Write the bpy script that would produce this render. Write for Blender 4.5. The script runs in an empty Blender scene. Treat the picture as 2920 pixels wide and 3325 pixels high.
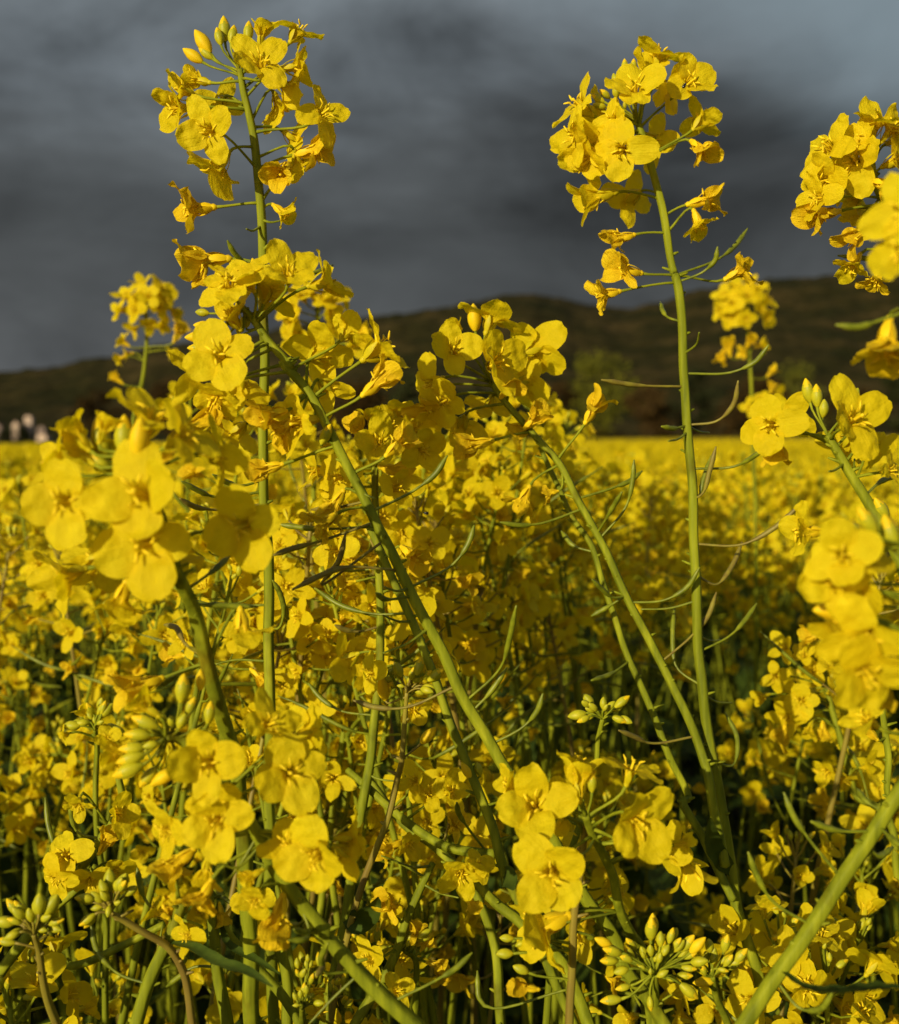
import bpy, math, random
from mathutils import Vector, Matrix, Quaternion, noise

sc = bpy.context.scene
COL = sc.collection
R = math.radians
PI = math.pi
mm = 0.001

# ------------------------------------------------------------------ camera
FPX, SW, SH = 3525.0, 2920.0, 3325.0          # focal length and size of the photograph in its own pixels
EYE = Vector((0, 0, 1.25))
HORY = 1425.0                                  # row of the eye-level horizon
PITCH = math.atan((SH / 2 - HORY) / FPX)
FWD = Vector((0, math.cos(PITCH), -math.sin(PITCH)))
RGT = Vector((1, 0, 0))
UPV = Vector((0, math.sin(PITCH), math.cos(PITCH)))


def at(x, y, d):
    """the point of the place seen at photo pixel x, y at distance d (metres)"""
    return EYE + (FWD + RGT * ((x - SW / 2) / FPX) - UPV * ((y - SH / 2) / FPX)) * d


def facing(ax, tilt):
    a, t = R(ax), R(tilt)
    return (RGT * (math.cos(a) * math.cos(t)) + UPV * (math.sin(a) * math.cos(t)) - FWD * math.sin(t)).normalized()


FR = {'A': (0, 0, .8134), 'B': (1460, 0, .8134), 'C': (0, 900, .5571), 'D': (900, 900, .5571), 'E': (1920, 900, .5571),
      'F': (0, 1700, .5571), 'G': (960, 1700, .5571), 'H': (1920, 1700, .5571), 'I': (0, 2500, .5571), 'J': (960, 2500, .5571),
      'K': (1920, 2500, .5571), 'L': (500, 0, .3913), 'M': (500, 2300, .4457), 'N': (1500, 2400, .4457), 'Z': (0, 0, 1.6267),
      'Q': (0, 1700, .39), 'R': (2300, 2400, .4526), 'S': (2400, 1600, .4403), 'T': (1100, 1200, .39)}


def fr(k, x, y):
    a, b, s = FR[k]
    return a + x * s, b + y * s


# ------------------------------------------------------------------ materials
def mat(name):
    m = bpy.data.materials.new(name)
    m.use_nodes = True
    nt = m.node_tree
    nt.nodes.clear()
    out = nt.nodes.new('ShaderNodeOutputMaterial')
    return m, nt, out


def nd(nt, t, **kw):
    n = nt.nodes.new(t)
    for k, v in kw.items():
        if k.startswith('i_'):
            n.inputs[int(k[2:])].default_value = v
        elif k in n.inputs.keys() if hasattr(n.inputs, 'keys') else False:
            n.inputs[k].default_value = v
        else:
            setattr(n, k, v)
    return n


def ramp(nt, stops, fac=None):
    r = nt.nodes.new('ShaderNodeValToRGB')
    el = r.color_ramp.elements
    while len(el) < len(stops):
        el.new(.5)
    for e, (p, c) in zip(el, stops):
        e.position = p
        e.color = (*c, 1)
    if fac is not None:
        nt.links.new(fac, r.inputs[0])
    return r


def noise_node(nt, scale, detail=3, rough=.5, coord='Object', stretch=None):
    tc = nt.nodes.new('ShaderNodeTexCoord')
    src = tc.outputs[coord]
    if stretch:
        mp = nt.nodes.new('ShaderNodeMapping')
        mp.inputs['Scale'].default_value = stretch
        nt.links.new(src, mp.inputs[0])
        src = mp.outputs[0]
    n = nt.nodes.new('ShaderNodeTexNoise')
    n.inputs['Scale'].default_value = scale
    n.inputs['Detail'].default_value = detail
    n.inputs['Roughness'].default_value = rough
    nt.links.new(src, n.inputs['Vector'])
    return n


def petal_mat(name, c_dark, c_light, trans_col, trans=.4, rough=.6, vein=.45):
    m, nt, out = mat(name)
    L = nt.links.new
    nz = noise_node(nt, 1.0, 4, .6, 'UV', (20, 2.0, 1))
    big = noise_node(nt, 160, 2, .5)
    oi = nt.nodes.new('ShaderNodeObjectInfo')
    add = nd(nt, 'ShaderNodeMath', operation='MULTIPLY_ADD')
    L(nz.outputs[0], add.inputs[0])
    add.inputs[1].default_value = .7
    L(big.outputs[0], add.inputs[2])
    add2 = nd(nt, 'ShaderNodeMath', operation='MULTIPLY_ADD')
    L(oi.outputs['Random'], add2.inputs[0])
    add2.inputs[1].default_value = .35
    L(add.outputs[0], add2.inputs[2])
    r = ramp(nt, [(.45, c_dark), (.95, c_light)])
    mr = nd(nt, 'ShaderNodeMapRange')
    L(add2.outputs[0], mr.inputs[0])
    mr.inputs[1].default_value = 0.3
    mr.inputs[2].default_value = 1.6
    L(mr.outputs[0], r.inputs[0])
    p = nt.nodes.new('ShaderNodeBsdfPrincipled')
    L(r.outputs[0], p.inputs['Base Color'])
    p.inputs['Roughness'].default_value = rough
    p.inputs['Specular IOR Level'].default_value = .12
    b = nt.nodes.new('ShaderNodeBump')
    b.inputs['Strength'].default_value = vein
    b.inputs['Distance'].default_value = .0009
    L(nz.outputs[0], b.inputs['Height'])
    crease = noise_node(nt, 330, 3, .55)
    b2 = nt.nodes.new('ShaderNodeBump')
    b2.inputs['Strength'].default_value = .55
    b2.inputs['Distance'].default_value = .0016
    L(crease.outputs[0], b2.inputs['Height'])
    L(b.outputs[0], b2.inputs['Normal'])
    L(b2.outputs[0], p.inputs['Normal'])
    t = nt.nodes.new('ShaderNodeBsdfTranslucent')
    t.inputs[0].default_value = (*trans_col, 1)
    mx = nt.nodes.new('ShaderNodeMixShader')
    mx.inputs[0].default_value = trans
    L(p.outputs[0], mx.inputs[1])
    L(t.outputs[0], mx.inputs[2])
    L(mx.outputs[0], out.inputs[0])
    return m


def plain_mat(name, c1, c2, scale=200, rough=.5, spec=.3, bump=.2, dist=.0004, stretch=None, trans=0, detail=3, coord='Object'):
    m, nt, out = mat(name)
    L = nt.links.new
    nz = noise_node(nt, scale, detail, .55, coord, stretch)
    r = ramp(nt, [(.35, c1), (.68, c2)], nz.outputs[0])
    p = nt.nodes.new('ShaderNodeBsdfPrincipled')
    L(r.outputs[0], p.inputs['Base Color'])
    p.inputs['Roughness'].default_value = rough
    p.inputs['Specular IOR Level'].default_value = spec
    if bump:
        b = nt.nodes.new('ShaderNodeBump')
        b.inputs['Strength'].default_value = bump
        b.inputs['Distance'].default_value = dist
        L(nz.outputs[0], b.inputs['Height'])
        L(b.outputs[0], p.inputs['Normal'])
    if trans:
        t = nt.nodes.new('ShaderNodeBsdfTranslucent')
        L(r.outputs[0], t.inputs[0])
        mx = nt.nodes.new('ShaderNodeMixShader')
        mx.inputs[0].default_value = trans
        L(p.outputs[0], mx.inputs[1])
        L(t.outputs[0], mx.inputs[2])
        L(mx.outputs[0], out.inputs[0])
    else:
        L(p.outputs[0], out.inputs[0])
    return m


M_PETAL = petal_mat('petal_yellow', (.75, .585, .006), (.87, .725, .013), (.83, .665, .004), .50)
M_WILT = petal_mat('petal_faded', (.74, .50, .008), (.86, .66, .014), (.80, .57, .005), .36, vein=.8)
M_SEPAL = plain_mat('sepal', (.52, .45, .006), (.66, .54, .008), 300, .5, .2, .2, trans=.3)
M_STAMEN = plain_mat('stamen', (.66, .46, .006), (.78, .58, .01), 500, .6, .2, .2)
M_BUD = plain_mat('bud_green', (.34, .34, .010), (.56, .49, .010), 260, .5, .3, .25, trans=.12)
M_BUDY = plain_mat('bud_tip', (.72, .50, .006), (.84, .62, .008), 260, .55, .2, .3, trans=.2)
def stem_mat():
    m, nt, out = mat('stem_green')
    L = nt.links.new
    n1 = noise_node(nt, 240, 3, .55, 'Object', (1, 1, .10))
    n2 = noise_node(nt, 42, 4, .65, 'Object', (1, 1, .6))
    r1 = ramp(nt, [(.32, (.105, .125, .004)), (.55, (.19, .21, .007)), (.74, (.29, .30, .012))], n1.outputs[0])
    r2 = ramp(nt, [(.30, (.62, .50, .34)), (.42, (1, 1, 1)), (.62, (1, 1, 1)), (.74, (1.22, 1.22, 1.6))], n2.outputs[0])
    mu = nt.nodes.new('ShaderNodeMix')
    mu.data_type = 'RGBA'
    mu.blend_type = 'MULTIPLY'
    mu.inputs[0].default_value = 1
    L(r1.outputs[0], mu.inputs[6])
    L(r2.outputs[0], mu.inputs[7])
    p = nt.nodes.new('ShaderNodeBsdfPrincipled')
    L(mu.outputs[2], p.inputs['Base Color'])
    p.inputs['Roughness'].default_value = .66
    p.inputs['Specular IOR Level'].default_value = .14
    bp = nt.nodes.new('ShaderNodeBump')
    bp.inputs['Strength'].default_value = .5
    bp.inputs['Distance'].default_value = .0007
    L(n1.outputs[0], bp.inputs['Height'])
    L(bp.outputs[0], p.inputs['Normal'])
    L(p.outputs[0], out.inputs[0])
    return m


M_STEM = stem_mat()
M_STEMB = plain_mat('stem_bronze', (.17, .12, .02), (.26, .22, .02), 110, .5, .3, .25, .0005, (1, 1, .25))
M_POD = plain_mat('pod_green', (.10, .12, .005), (.20, .22, .009), 260, .45, .3, .4, .0005)
M_PODB = plain_mat('pod_bronze', (.15, .11, .02), (.22, .19, .02), 260, .5, .3, .4, .0005)
M_LEAF = plain_mat('leaf_glaucous', (.035, .06, .006), (.075, .11, .012), 70, .65, .12, .4, .0012, trans=.18)
M_DRY = plain_mat('dry_petal', (.62, .48, .22), (.75, .62, .35), 300, .7, .1, .3, trans=.3)


# ------------------------------------------------------------------ mesh building
class MB:
    def __init__(s):
        s.v, s.f, s.m, s.uv = [], [], [], []

    def add(s, verts, faces, m=0, uvs=None):
        o = len(s.v)
        s.v.extend(verts)
        s.uv.extend(uvs if uvs else [(0, 0)] * len(verts))
        for f in faces:
            s.f.append(tuple(i + o for i in f))
            s.m.append(m)

    def merge(s, b, M=None, mi=None):
        o = len(s.v)
        s.v.extend([M @ p for p in b.v] if M is not None else b.v)
        s.uv.extend(b.uv)
        for f, k in zip(b.f, b.m):
            s.f.append(tuple(i + o for i in f))
            s.m.append(k if mi is None else mi[k])

    def mesh(s, name, mats):
        me = bpy.data.meshes.new(name)
        me.from_pydata([tuple(p) for p in s.v], [], s.f)
        for k in mats:
            me.materials.append(k)
        me.polygons.foreach_set('material_index', s.m)
        me.polygons.foreach_set('use_smooth', [True] * len(s.f))
        uvl = me.uv_layers.new(name='UVMap')
        flat = []
        for f in s.f:
            for i in f:
                flat.extend(s.uv[i])
        uvl.data.foreach_set('uv', flat)
        me.update()
        return me


def obj(name, data, parent=None, M=None):
    o = bpy.data.objects.new(name, data)
    COL.objects.link(o)
    if parent is not None:
        o.parent = parent
    if M is not None:
        loc, q, s = M.decompose()
        o.location = loc
        o.rotation_mode = 'QUATERNION'
        o.rotation_quaternion = q
        o.scale = s
    return o


def tag(o, label=None, cat=None, group=None, kind=None):
    if label: o['label'] = label
    if cat: o['category'] = cat
    if group: o['group'] = group
    if kind: o['kind'] = kind
    return o


def catmull(P, n):
    """smooth curve through tuples of any width, chord-length tangents so that uneven spacing makes no loops"""
    k = len(P)
    h = [max(1e-6, math.sqrt(sum((a - b) ** 2 for a, b in zip(P[i][:3], P[i + 1][:3])))) for i in range(k - 1)]
    T = []
    for i in range(k):
        if i == 0:
            T.append([(b - a) / h[0] for a, b in zip(P[0], P[1])])
        elif i == k - 1:
            T.append([(b - a) / h[-1] for a, b in zip(P[-2], P[-1])])
        else:
            T.append([((b - a) / h[i - 1] * h[i] + (c - b) / h[i] * h[i - 1]) / (h[i - 1] + h[i]) for a, b, c in zip(P[i - 1], P[i], P[i + 1])])
    out = []
    for i in range(k - 1):
        for j in range(n):
            t = j / n
            t2, t3 = t * t, t * t * t
            out.append(tuple((2 * t3 - 3 * t2 + 1) * p + (t3 - 2 * t2 + t) * h[i] * m + (-2 * t3 + 3 * t2) * q + (t3 - t2) * h[i] * w
                             for p, q, m, w in zip(P[i], P[i + 1], T[i], T[i + 1])))
    out.append(tuple(P[-1]))
    return out


def tube(mb, pts, rad, sides=6, m=0, cap=True, rib=0):
    n = len(pts)
    tang = []
    for i in range(n):
        a, b = pts[max(i - 1, 0)], pts[min(i + 1, n - 1)]
        t = (b - a)
        tang.append(t.normalized() if t.length > 1e-9 else Vector((0, 0, 1)))
    u = tang[0].orthogonal().normalized()
    V, F = [], []
    for i in range(n):
        t = tang[i]
        u = (u - t * u.dot(t))
        u = u.normalized() if u.length > 1e-6 else t.orthogonal().normalized()
        w = t.cross(u)
        for k in range(sides):
            a = 2 * PI * k / sides
            r = rad[i] * (1 + rib * math.cos(a * 5 + 1))
            V.append(pts[i] + u * (math.cos(a) * r) + w * (math.sin(a) * r))
    for i in range(n - 1):
        for k in range(sides):
            a, b = i * sides + k, i * sides + (k + 1) % sides
            F.append((a, b, b + sides, a + sides))
    if cap:
        V.append(pts[0] - tang[0] * rad[0] * .3)
        V.append(pts[-1] + tang[-1] * rad[-1] * .5)
        c0, c1 = len(V) - 2, len(V) - 1
        for k in range(sides):
            F.append((c0, (k + 1) % sides, k))
            F.append((c1, (n - 1) * sides + k, (n - 1) * sides + (k + 1) % sides))
    mb.add(V, F, m)


# ------------------------------------------------------------------ flower organs (local +Z points out of the flower, origin at its base)
def petal(rng, az, open_deg, claw=5.2, blade=9.6, width=9.2, reflex=14, cup=.05, crinkle=.35, wav=.25, nv=15, nu=12, claw_deg=9, fold=0, notch=.0):
    """one petal; returns (verts, faces, uvs) in metres"""
    Ltot = claw + blade
    vc = claw / Ltot
    r, z, th = .7, .4, R(claw_deg)
    path = []
    N = 40
    for i in range(N + 1):
        v = i / N
        if v < vc * .75:
            th = R(claw_deg)
        elif v < vc * 1.3:
            k = (v - vc * .75) / (vc * .55)
            k = k * k * (3 - 2 * k)
            th = R(claw_deg + (open_deg - claw_deg) * k)
        else:
            th = R(open_deg + reflex * ((v - vc * 1.3) / (1 - vc * 1.3)) ** 1.5)
        path.append((r, z, th))
        r += math.sin(th) * Ltot / N
        z += math.cos(th) * Ltot / N
    sx = rng.uniform(0, 50)
    V, F, UV = [], [], []
    twist = rng.uniform(-.25, .25)
    for i in range(nv + 1):
        v = i / nv
        if i == nv:
            v = .985
        f = v * N
        k = min(int(f), N - 1)
        q = f - k
        r = path[k][0] * (1 - q) + path[k + 1][0] * q
        z = path[k][1] * (1 - q) + path[k + 1][1] * q
        th = path[k][2] * (1 - q) + path[k + 1][2] * q
        if v < vc * .8:
            w = .55 + .5 * v / vc
        else:
            t = (v - vc * .8) / (1 - vc * .8)
            tt = t ** .85
            w = max(1.0 * (1 - t), width / 2 * max(0.0, 1 - abs(2 * tt - 1) ** 2.3) ** .55)
        for j in range(nu + 1):
            u = 2 * j / nu - 1
            s = u * w
            bl = max(0, (v - vc * .7) / (1 - vc * .7))
            n_off = cup * s * s * bl - fold * abs(s) * bl
            n_off += crinkle * bl * noise.noise(Vector((s * .33 + sx, v * 5.5, sx * .7)))
            n_off += crinkle * .28 * bl * noise.noise(Vector((s * .9 + sx, v * 13, sx)))
            n_off += wav * bl * bl * abs(u) * math.sin(v * 13 + u * 2 + sx)
            vv = -notch * width * bl ** 6 * (1 - abs(u)) * .5
            n_off += twist * s * bl
            rr = r + math.sin(th) * vv + math.cos(th) * (-n_off)
            zz = z + math.cos(th) * vv + math.sin(th) * n_off
            V.append(Vector((rr * mm, s * mm, zz * mm)))
            UV.append((u * .5 * w / 4.5 + .5 + sx, v))
    M = Matrix.Rotation(az, 3, 'Z')
    V = [M @ p for p in V]
    for i in range(nv):
        for j in range(nu):
            a = i * (nu + 1) + j
            F.append((a, a + 1, a + nu + 2, a + nu + 1))
    return V, F, UV


def calyx(mb, rng, spread, low=False, m=0, length=6.0):
    V, F = [], []
    for k in range(4):
        az = k * PI / 2 + PI / 4 + rng.uniform(-.15, .15)
        sp = R(spread + rng.uniform(-8, 8))
        rows = 3 if low else 5
        vv = []
        for i in range(rows + 1):
            t = i / rows
            rad = .9 + math.sin(sp) * length * t + .5 * math.sin(t * PI)
            z = .2 + math.cos(sp) * length * t
            w = 1.05 * (1 - (2 * t - .85) ** 2 * .8) if t < 1 else .25
            w = max(.3, w)
            for u in (-1, 0, 1):
                p = Vector(((rad - .3 * abs(u)) * mm, u * w * mm, z * mm))
                vv.append(Matrix.Rotation(az, 3, 'Z') @ p)
        ff = []
        for i in range(rows):
            for j in range(2):
                a = i * 3 + j
                ff.append((a, a + 1, a + 4, a + 3))
        mb.add(vv, ff, m)
    tube(mb, [Vector((0, 0, -1 * mm)), Vector((0, 0, 0)), Vector((0, 0, 1.2 * mm))], [.5 * mm, 1.1 * mm, .9 * mm], 6, m)


def stamens(mb, rng, low=False, m=0, curl=.4):
    for k in range(6):
        az = k * PI / 3 + rng.uniform(-.2, .2)
        ln = (8.2 if k % 3 else 6.2) * rng.uniform(.9, 1.1)
        d = Vector((math.cos(az), math.sin(az), 0))
        p = [d * .7 * mm, d * 1.2 * mm + Vector((0, 0, ln * .55 * mm)), d * rng.uniform(1.6, 3.0) * mm + Vector((0, 0, ln * mm))]
        tube(mb, p, [.22 * mm, .2 * mm, .17 * mm], 3 if low else 4, m, cap=False)
        e = p[-1]
        d2 = (d * rng.uniform(.2, 1.2) + Vector((rng.uniform(-curl, curl), rng.uniform(-curl, curl), rng.uniform(.1, .8)))).normalized()
        tube(mb, [e - d2 * .9 * mm, e + d2 * .3 * mm, e + d2 * 1.3 * mm + d * .5 * mm], [.25 * mm, .42 * mm, .2 * mm], 4, m)
    tube(mb, [Vector((0, 0, .5 * mm)), Vector((0, 0, 5 * mm)), Vector((.2 * mm, 0, 8 * mm)), Vector((.2 * mm, 0, 8.9 * mm))],
         [.6 * mm, .6 * mm, .38 * mm, .55 * mm], 5, m + 1 if False else m)


FLOWERS = {}     # key -> list of dicts(base mesh, petals [mesh], stamen mesh, low mesh, fine mesh builders)


def make_variant(kind, i):
    rng = random.Random(kind + str(i))
    hi, lo = [], MB()
    base, st = MB(), MB()
    pm = M_PETAL
    for k in range(4):
        az = k * PI / 2 + rng.uniform(-.24, .24)
        if kind == 'o':
            op = 72 + rng.uniform(-24, 24) + (i % 3) * 4
            if i > 3 and rng.random() < .2:
                op = rng.choice([rng.uniform(25, 48), rng.uniform(100, 120)])
            kw = dict(open_deg=op, width=rng.uniform(8.0, 11.2) if i < 8 else rng.uniform(6.8, 10.0), blade=rng.uniform(8.8, 11.8), cup=rng.uniform(-.05, .045), reflex=rng.uniform(-12, 22),
                      crinkle=rng.uniform(.9, 1.9), wav=rng.uniform(.2, .7), fold=rng.choice([0, 0, .08, .16, -.12]), notch=rng.choice([0, .05, .1]))
        elif kind == 'h':
            op = rng.uniform(18, 48)
            kw = dict(open_deg=op, width=rng.uniform(6.5, 8), blade=rng.uniform(7, 9), cup=.09, reflex=rng.uniform(10, 40), crinkle=.5, wav=.25, claw=5.5, claw_deg=5)
        else:
            if i % 2 == 0:       # spent flower drawn together into a crumpled funnel
                kw = dict(open_deg=rng.uniform(14, 38), width=rng.uniform(7, 9.5), blade=rng.uniform(7, 9), cup=rng.uniform(.02, .12), reflex=rng.uniform(5, 70), crinkle=rng.uniform(1.0, 1.7),
                          wav=rng.uniform(.3, .8), claw=6.2, claw_deg=5, fold=rng.uniform(-.1, .2))
                if k == 3 and i % 4 == 0:
                    kw.update(open_deg=115, width=4.0, reflex=30)
            else:
                az += rng.uniform(-.4, .4)
                kw = dict(open_deg=rng.uniform(20, 95), width=rng.uniform(5.5, 8.6), blade=rng.uniform(6.5, 9.5), cup=rng.uniform(-.1, .1), reflex=rng.uniform(-30, 60), crinkle=rng.uniform(1.2, 2.0),
                          wav=rng.uniform(.3, .8), claw=5.4, claw_deg=6, fold=rng.uniform(-.2, .25))
        s0 = rng.random()
        V, F, UV = petal(random.Random(s0), az, **kw)
        b = MB()
        b.add(V, F, 0, UV)
        hi.append(b)
        V, F, UV = petal(random.Random(s0), az, nv=7, nu=4, **kw)
        lo.add(V, F, 0, UV)
    sp = {'o': 24, 'h': 8, 'w': 10}[kind]
    calyx(base, rng, sp)
    stamens(st, rng, curl=.9 if kind == 'w' else .4)
    calyx(lo, rng, sp, True, 1)
    stamens(lo, random.Random(i), True, 2)
    pmat = M_WILT if kind == 'w' else M_PETAL
    if kind == 'w' and i % 4 == 3:
        pmat = M_PETAL
    return dict(base=base.mesh('flower', [M_SEPAL if kind != 'w' else M_BUDY]), petals=[b.mesh('petal', [pmat]) for b in hi],
                stamen=st.mesh('stamen_tuft', [M_STAMEN]), low=lo.mesh('flower_small', [pmat, M_SEPAL if kind != 'w' else M_BUDY, M_STAMEN]), lowmb=lo, wilt=(pmat is M_WILT))


for kind, n in (('o', 20), ('h', 6), ('w', 10)):
    FLOWERS[kind] = [make_variant(kind, i) for i in range(n)]


def bud_mb(rng, big, low=False):
    """ellipsoid of four sepals, base at origin, 7 mm long; material 0 sepals, 1 petal tip"""
    mb = MB()
    n, s = (6, 6) if low else (9, 12)
    Ln = 7.0
    V, F = [], []
    cx = rng.uniform(-.4, .4)
    fat = (1.75 if big else 2.0) * rng.uniform(.9, 1.1)
    tip = 0.72 if big else .92
    for i in range(n + 1):
        t = i / n
        r = fat * (math.sin(PI * min(1, (t * .93 + .05))) ** .62) * (1 - .12 * t)
        if t > tip:
            r *= .93
        for k in range(s):
            a = 2 * PI * k / s
            rr = r * (1 + .07 * math.cos(4 * a))
            V.append(Vector((rr * math.cos(a) * mm + cx * t * t * mm, rr * math.sin(a) * mm, Ln * t * mm)))
    mb.v.extend(V)
    mb.uv.extend([(0, 0)] * len(V))
    for i in range(n):
        for k in range(s):
            a, b = i * s + k, i * s + (k + 1) % s
            mb.f.append((a, b, b + s, a + s))
            lim = tip + .1 * math.cos(4 * 2 * PI * k / s)
            mb.m.append(1 if (i + .5) / n > lim else 0)
    c = len(mb.v)
    mb.v.append(Vector((cx * mm, 0, Ln * 1.03 * mm)))
    mb.uv.append((0, 0))
    for k in range(s):
        mb.f.append((c, n * s + k, n * s + (k + 1) % s))
        mb.m.append(1 if tip < .9 else 0)
    return mb


BUDS = {'b': [], 'B': [], 'Y': []}
for i in range(3):
    g = bud_mb(random.Random(i), False)
    BUDS['b'].append((g.mesh('bud', [M_BUD, M_BUD]), bud_mb(random.Random(i), False, True)))
    g = bud_mb(random.Random(10 + i), True)
    BUDS['B'].append((g.mesh('bud', [M_BUD, M_BUDY]), bud_mb(random.Random(10 + i), True, True)))
    BUDS['Y'].append((g.mesh('bud', [M_BUDY, M_BUDY]), bud_mb(random.Random(10 + i), True, True)))

BASE_LEN = {'o': 22.0, 'h': 16.0, 'w': 15.0, 'b': 7.0, 'B': 7.0, 'Y': 7.0}
CENTRE = {'o': 5.0, 'h': 7.5, 'w': 7.0, 'b': 3.5, 'B': 3.5, 'Y': 3.5}


def basis(axis, roll):
    z = axis.normalized()
    x = RGT - z * RGT.dot(z)
    if x.length < .2:
        x = UPV - z * UPV.dot(z)
    x.normalize()
    y = z.cross(x)
    a = R(roll)
    x2 = x * math.cos(a) + y * math.sin(a)
    y2 = z.cross(x2)
    return Matrix((x2, y2, z)).transposed()


def leaf_mb(pts, widths, nrm, curl=.25, m=0):
    """leaf blade along pts, nrm = rough face normal"""
    mb = MB()
    P = catmull([(*p, w) for p, w in zip(pts, widths)], 6)
    V, F = [], []
    n = len(P)
    for i, q in enumerate(P):
        p = Vector(q[:3])
        a, b = Vector(P[max(0, i - 1)][:3]), Vector(P[min(n - 1, i + 1)][:3])
        t = (b - a).normalized()
        s = t.cross(nrm).normalized()
        nn = s.cross(t)
        for u in (-1, -.5, 0, .5, 1):
            w = q[3] * (1 + .05 * math.sin(i * 1.1 + u * 3)) * u
            V.append(p + s * w + nn * (abs(u) * q[3] * curl + .08 * q[3] * math.sin(i * 1.7 + u * 4)))
    for i in range(n - 1):
        for j in range(4):
            a = i * 5 + j
            F.append((a, a + 1, a + 6, a + 5))
    mb.add(V, F, m)
    return mb


# ------------------------------------------------------------------ whole plants
NPLANT = [0]


def to_img(p):
    q = p - EYE
    d = q.dot(FWD)
    return SW / 2 + FPX * q.dot(RGT) / d, SH / 2 - FPX * q.dot(UPV) / d, d


def bez(a, b, c, d, n):
    out = []
    for i in range(n + 1):
        t = i / n
        out.append(a * (1 - t) ** 3 + b * (3 * t * (1 - t) ** 2) + c * (3 * t * t * (1 - t)) + d * t ** 3)
    return out


def root_empty(name, loc, label, group=None):
    e = bpy.data.objects.new(name, None)
    e.empty_display_size = .05
    COL.objects.link(e)
    e.location = loc
    tag(e, label, 'plant', group)
    return e


def stem_curve(spec, rng, wob=.0004):
    """3-D samples (Vector, radius) from the top down, continued to the soil when asked"""
    P = []
    pts = spec['pts']
    n = len(pts)
    d0, d1 = spec['d']
    r0, r1 = spec['r']
    for i, (k, x, y) in enumerate(pts):
        t = i / max(1, n - 1)
        sx, sy = fr(k, x, y)
        p = at(sx, sy, d0 + (d1 - d0) * t)
        P.append((*p, (r0 + (r1 - r0) * t ** .7) * mm))
    if spec.get('ground', True):
        a, b = Vector(P[-2][:3]), Vector(P[-1][:3])
        t = (b - a).normalized()
        h = b.z
        k = h * .35
        P.append((b.x + t.x * k * .7, b.y + .05 + t.y * k * .5, h * .62, r1 * 1.25 * mm))
        P.append((b.x + t.x * k, b.y + .12 + t.y * k * .8, -.01, r1 * 1.6 * mm))
    C = catmull(P, 8)
    out = []
    for i, q in enumerate(C):
        v = Vector(q[:3])
        v += Vector((noise.noise(v * 45), noise.noise(v * 45 + Vector((9, 0, 0))), 0)) * wob * 2.2
        out.append((v, max(.0003, q[3])))
    return out


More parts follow.
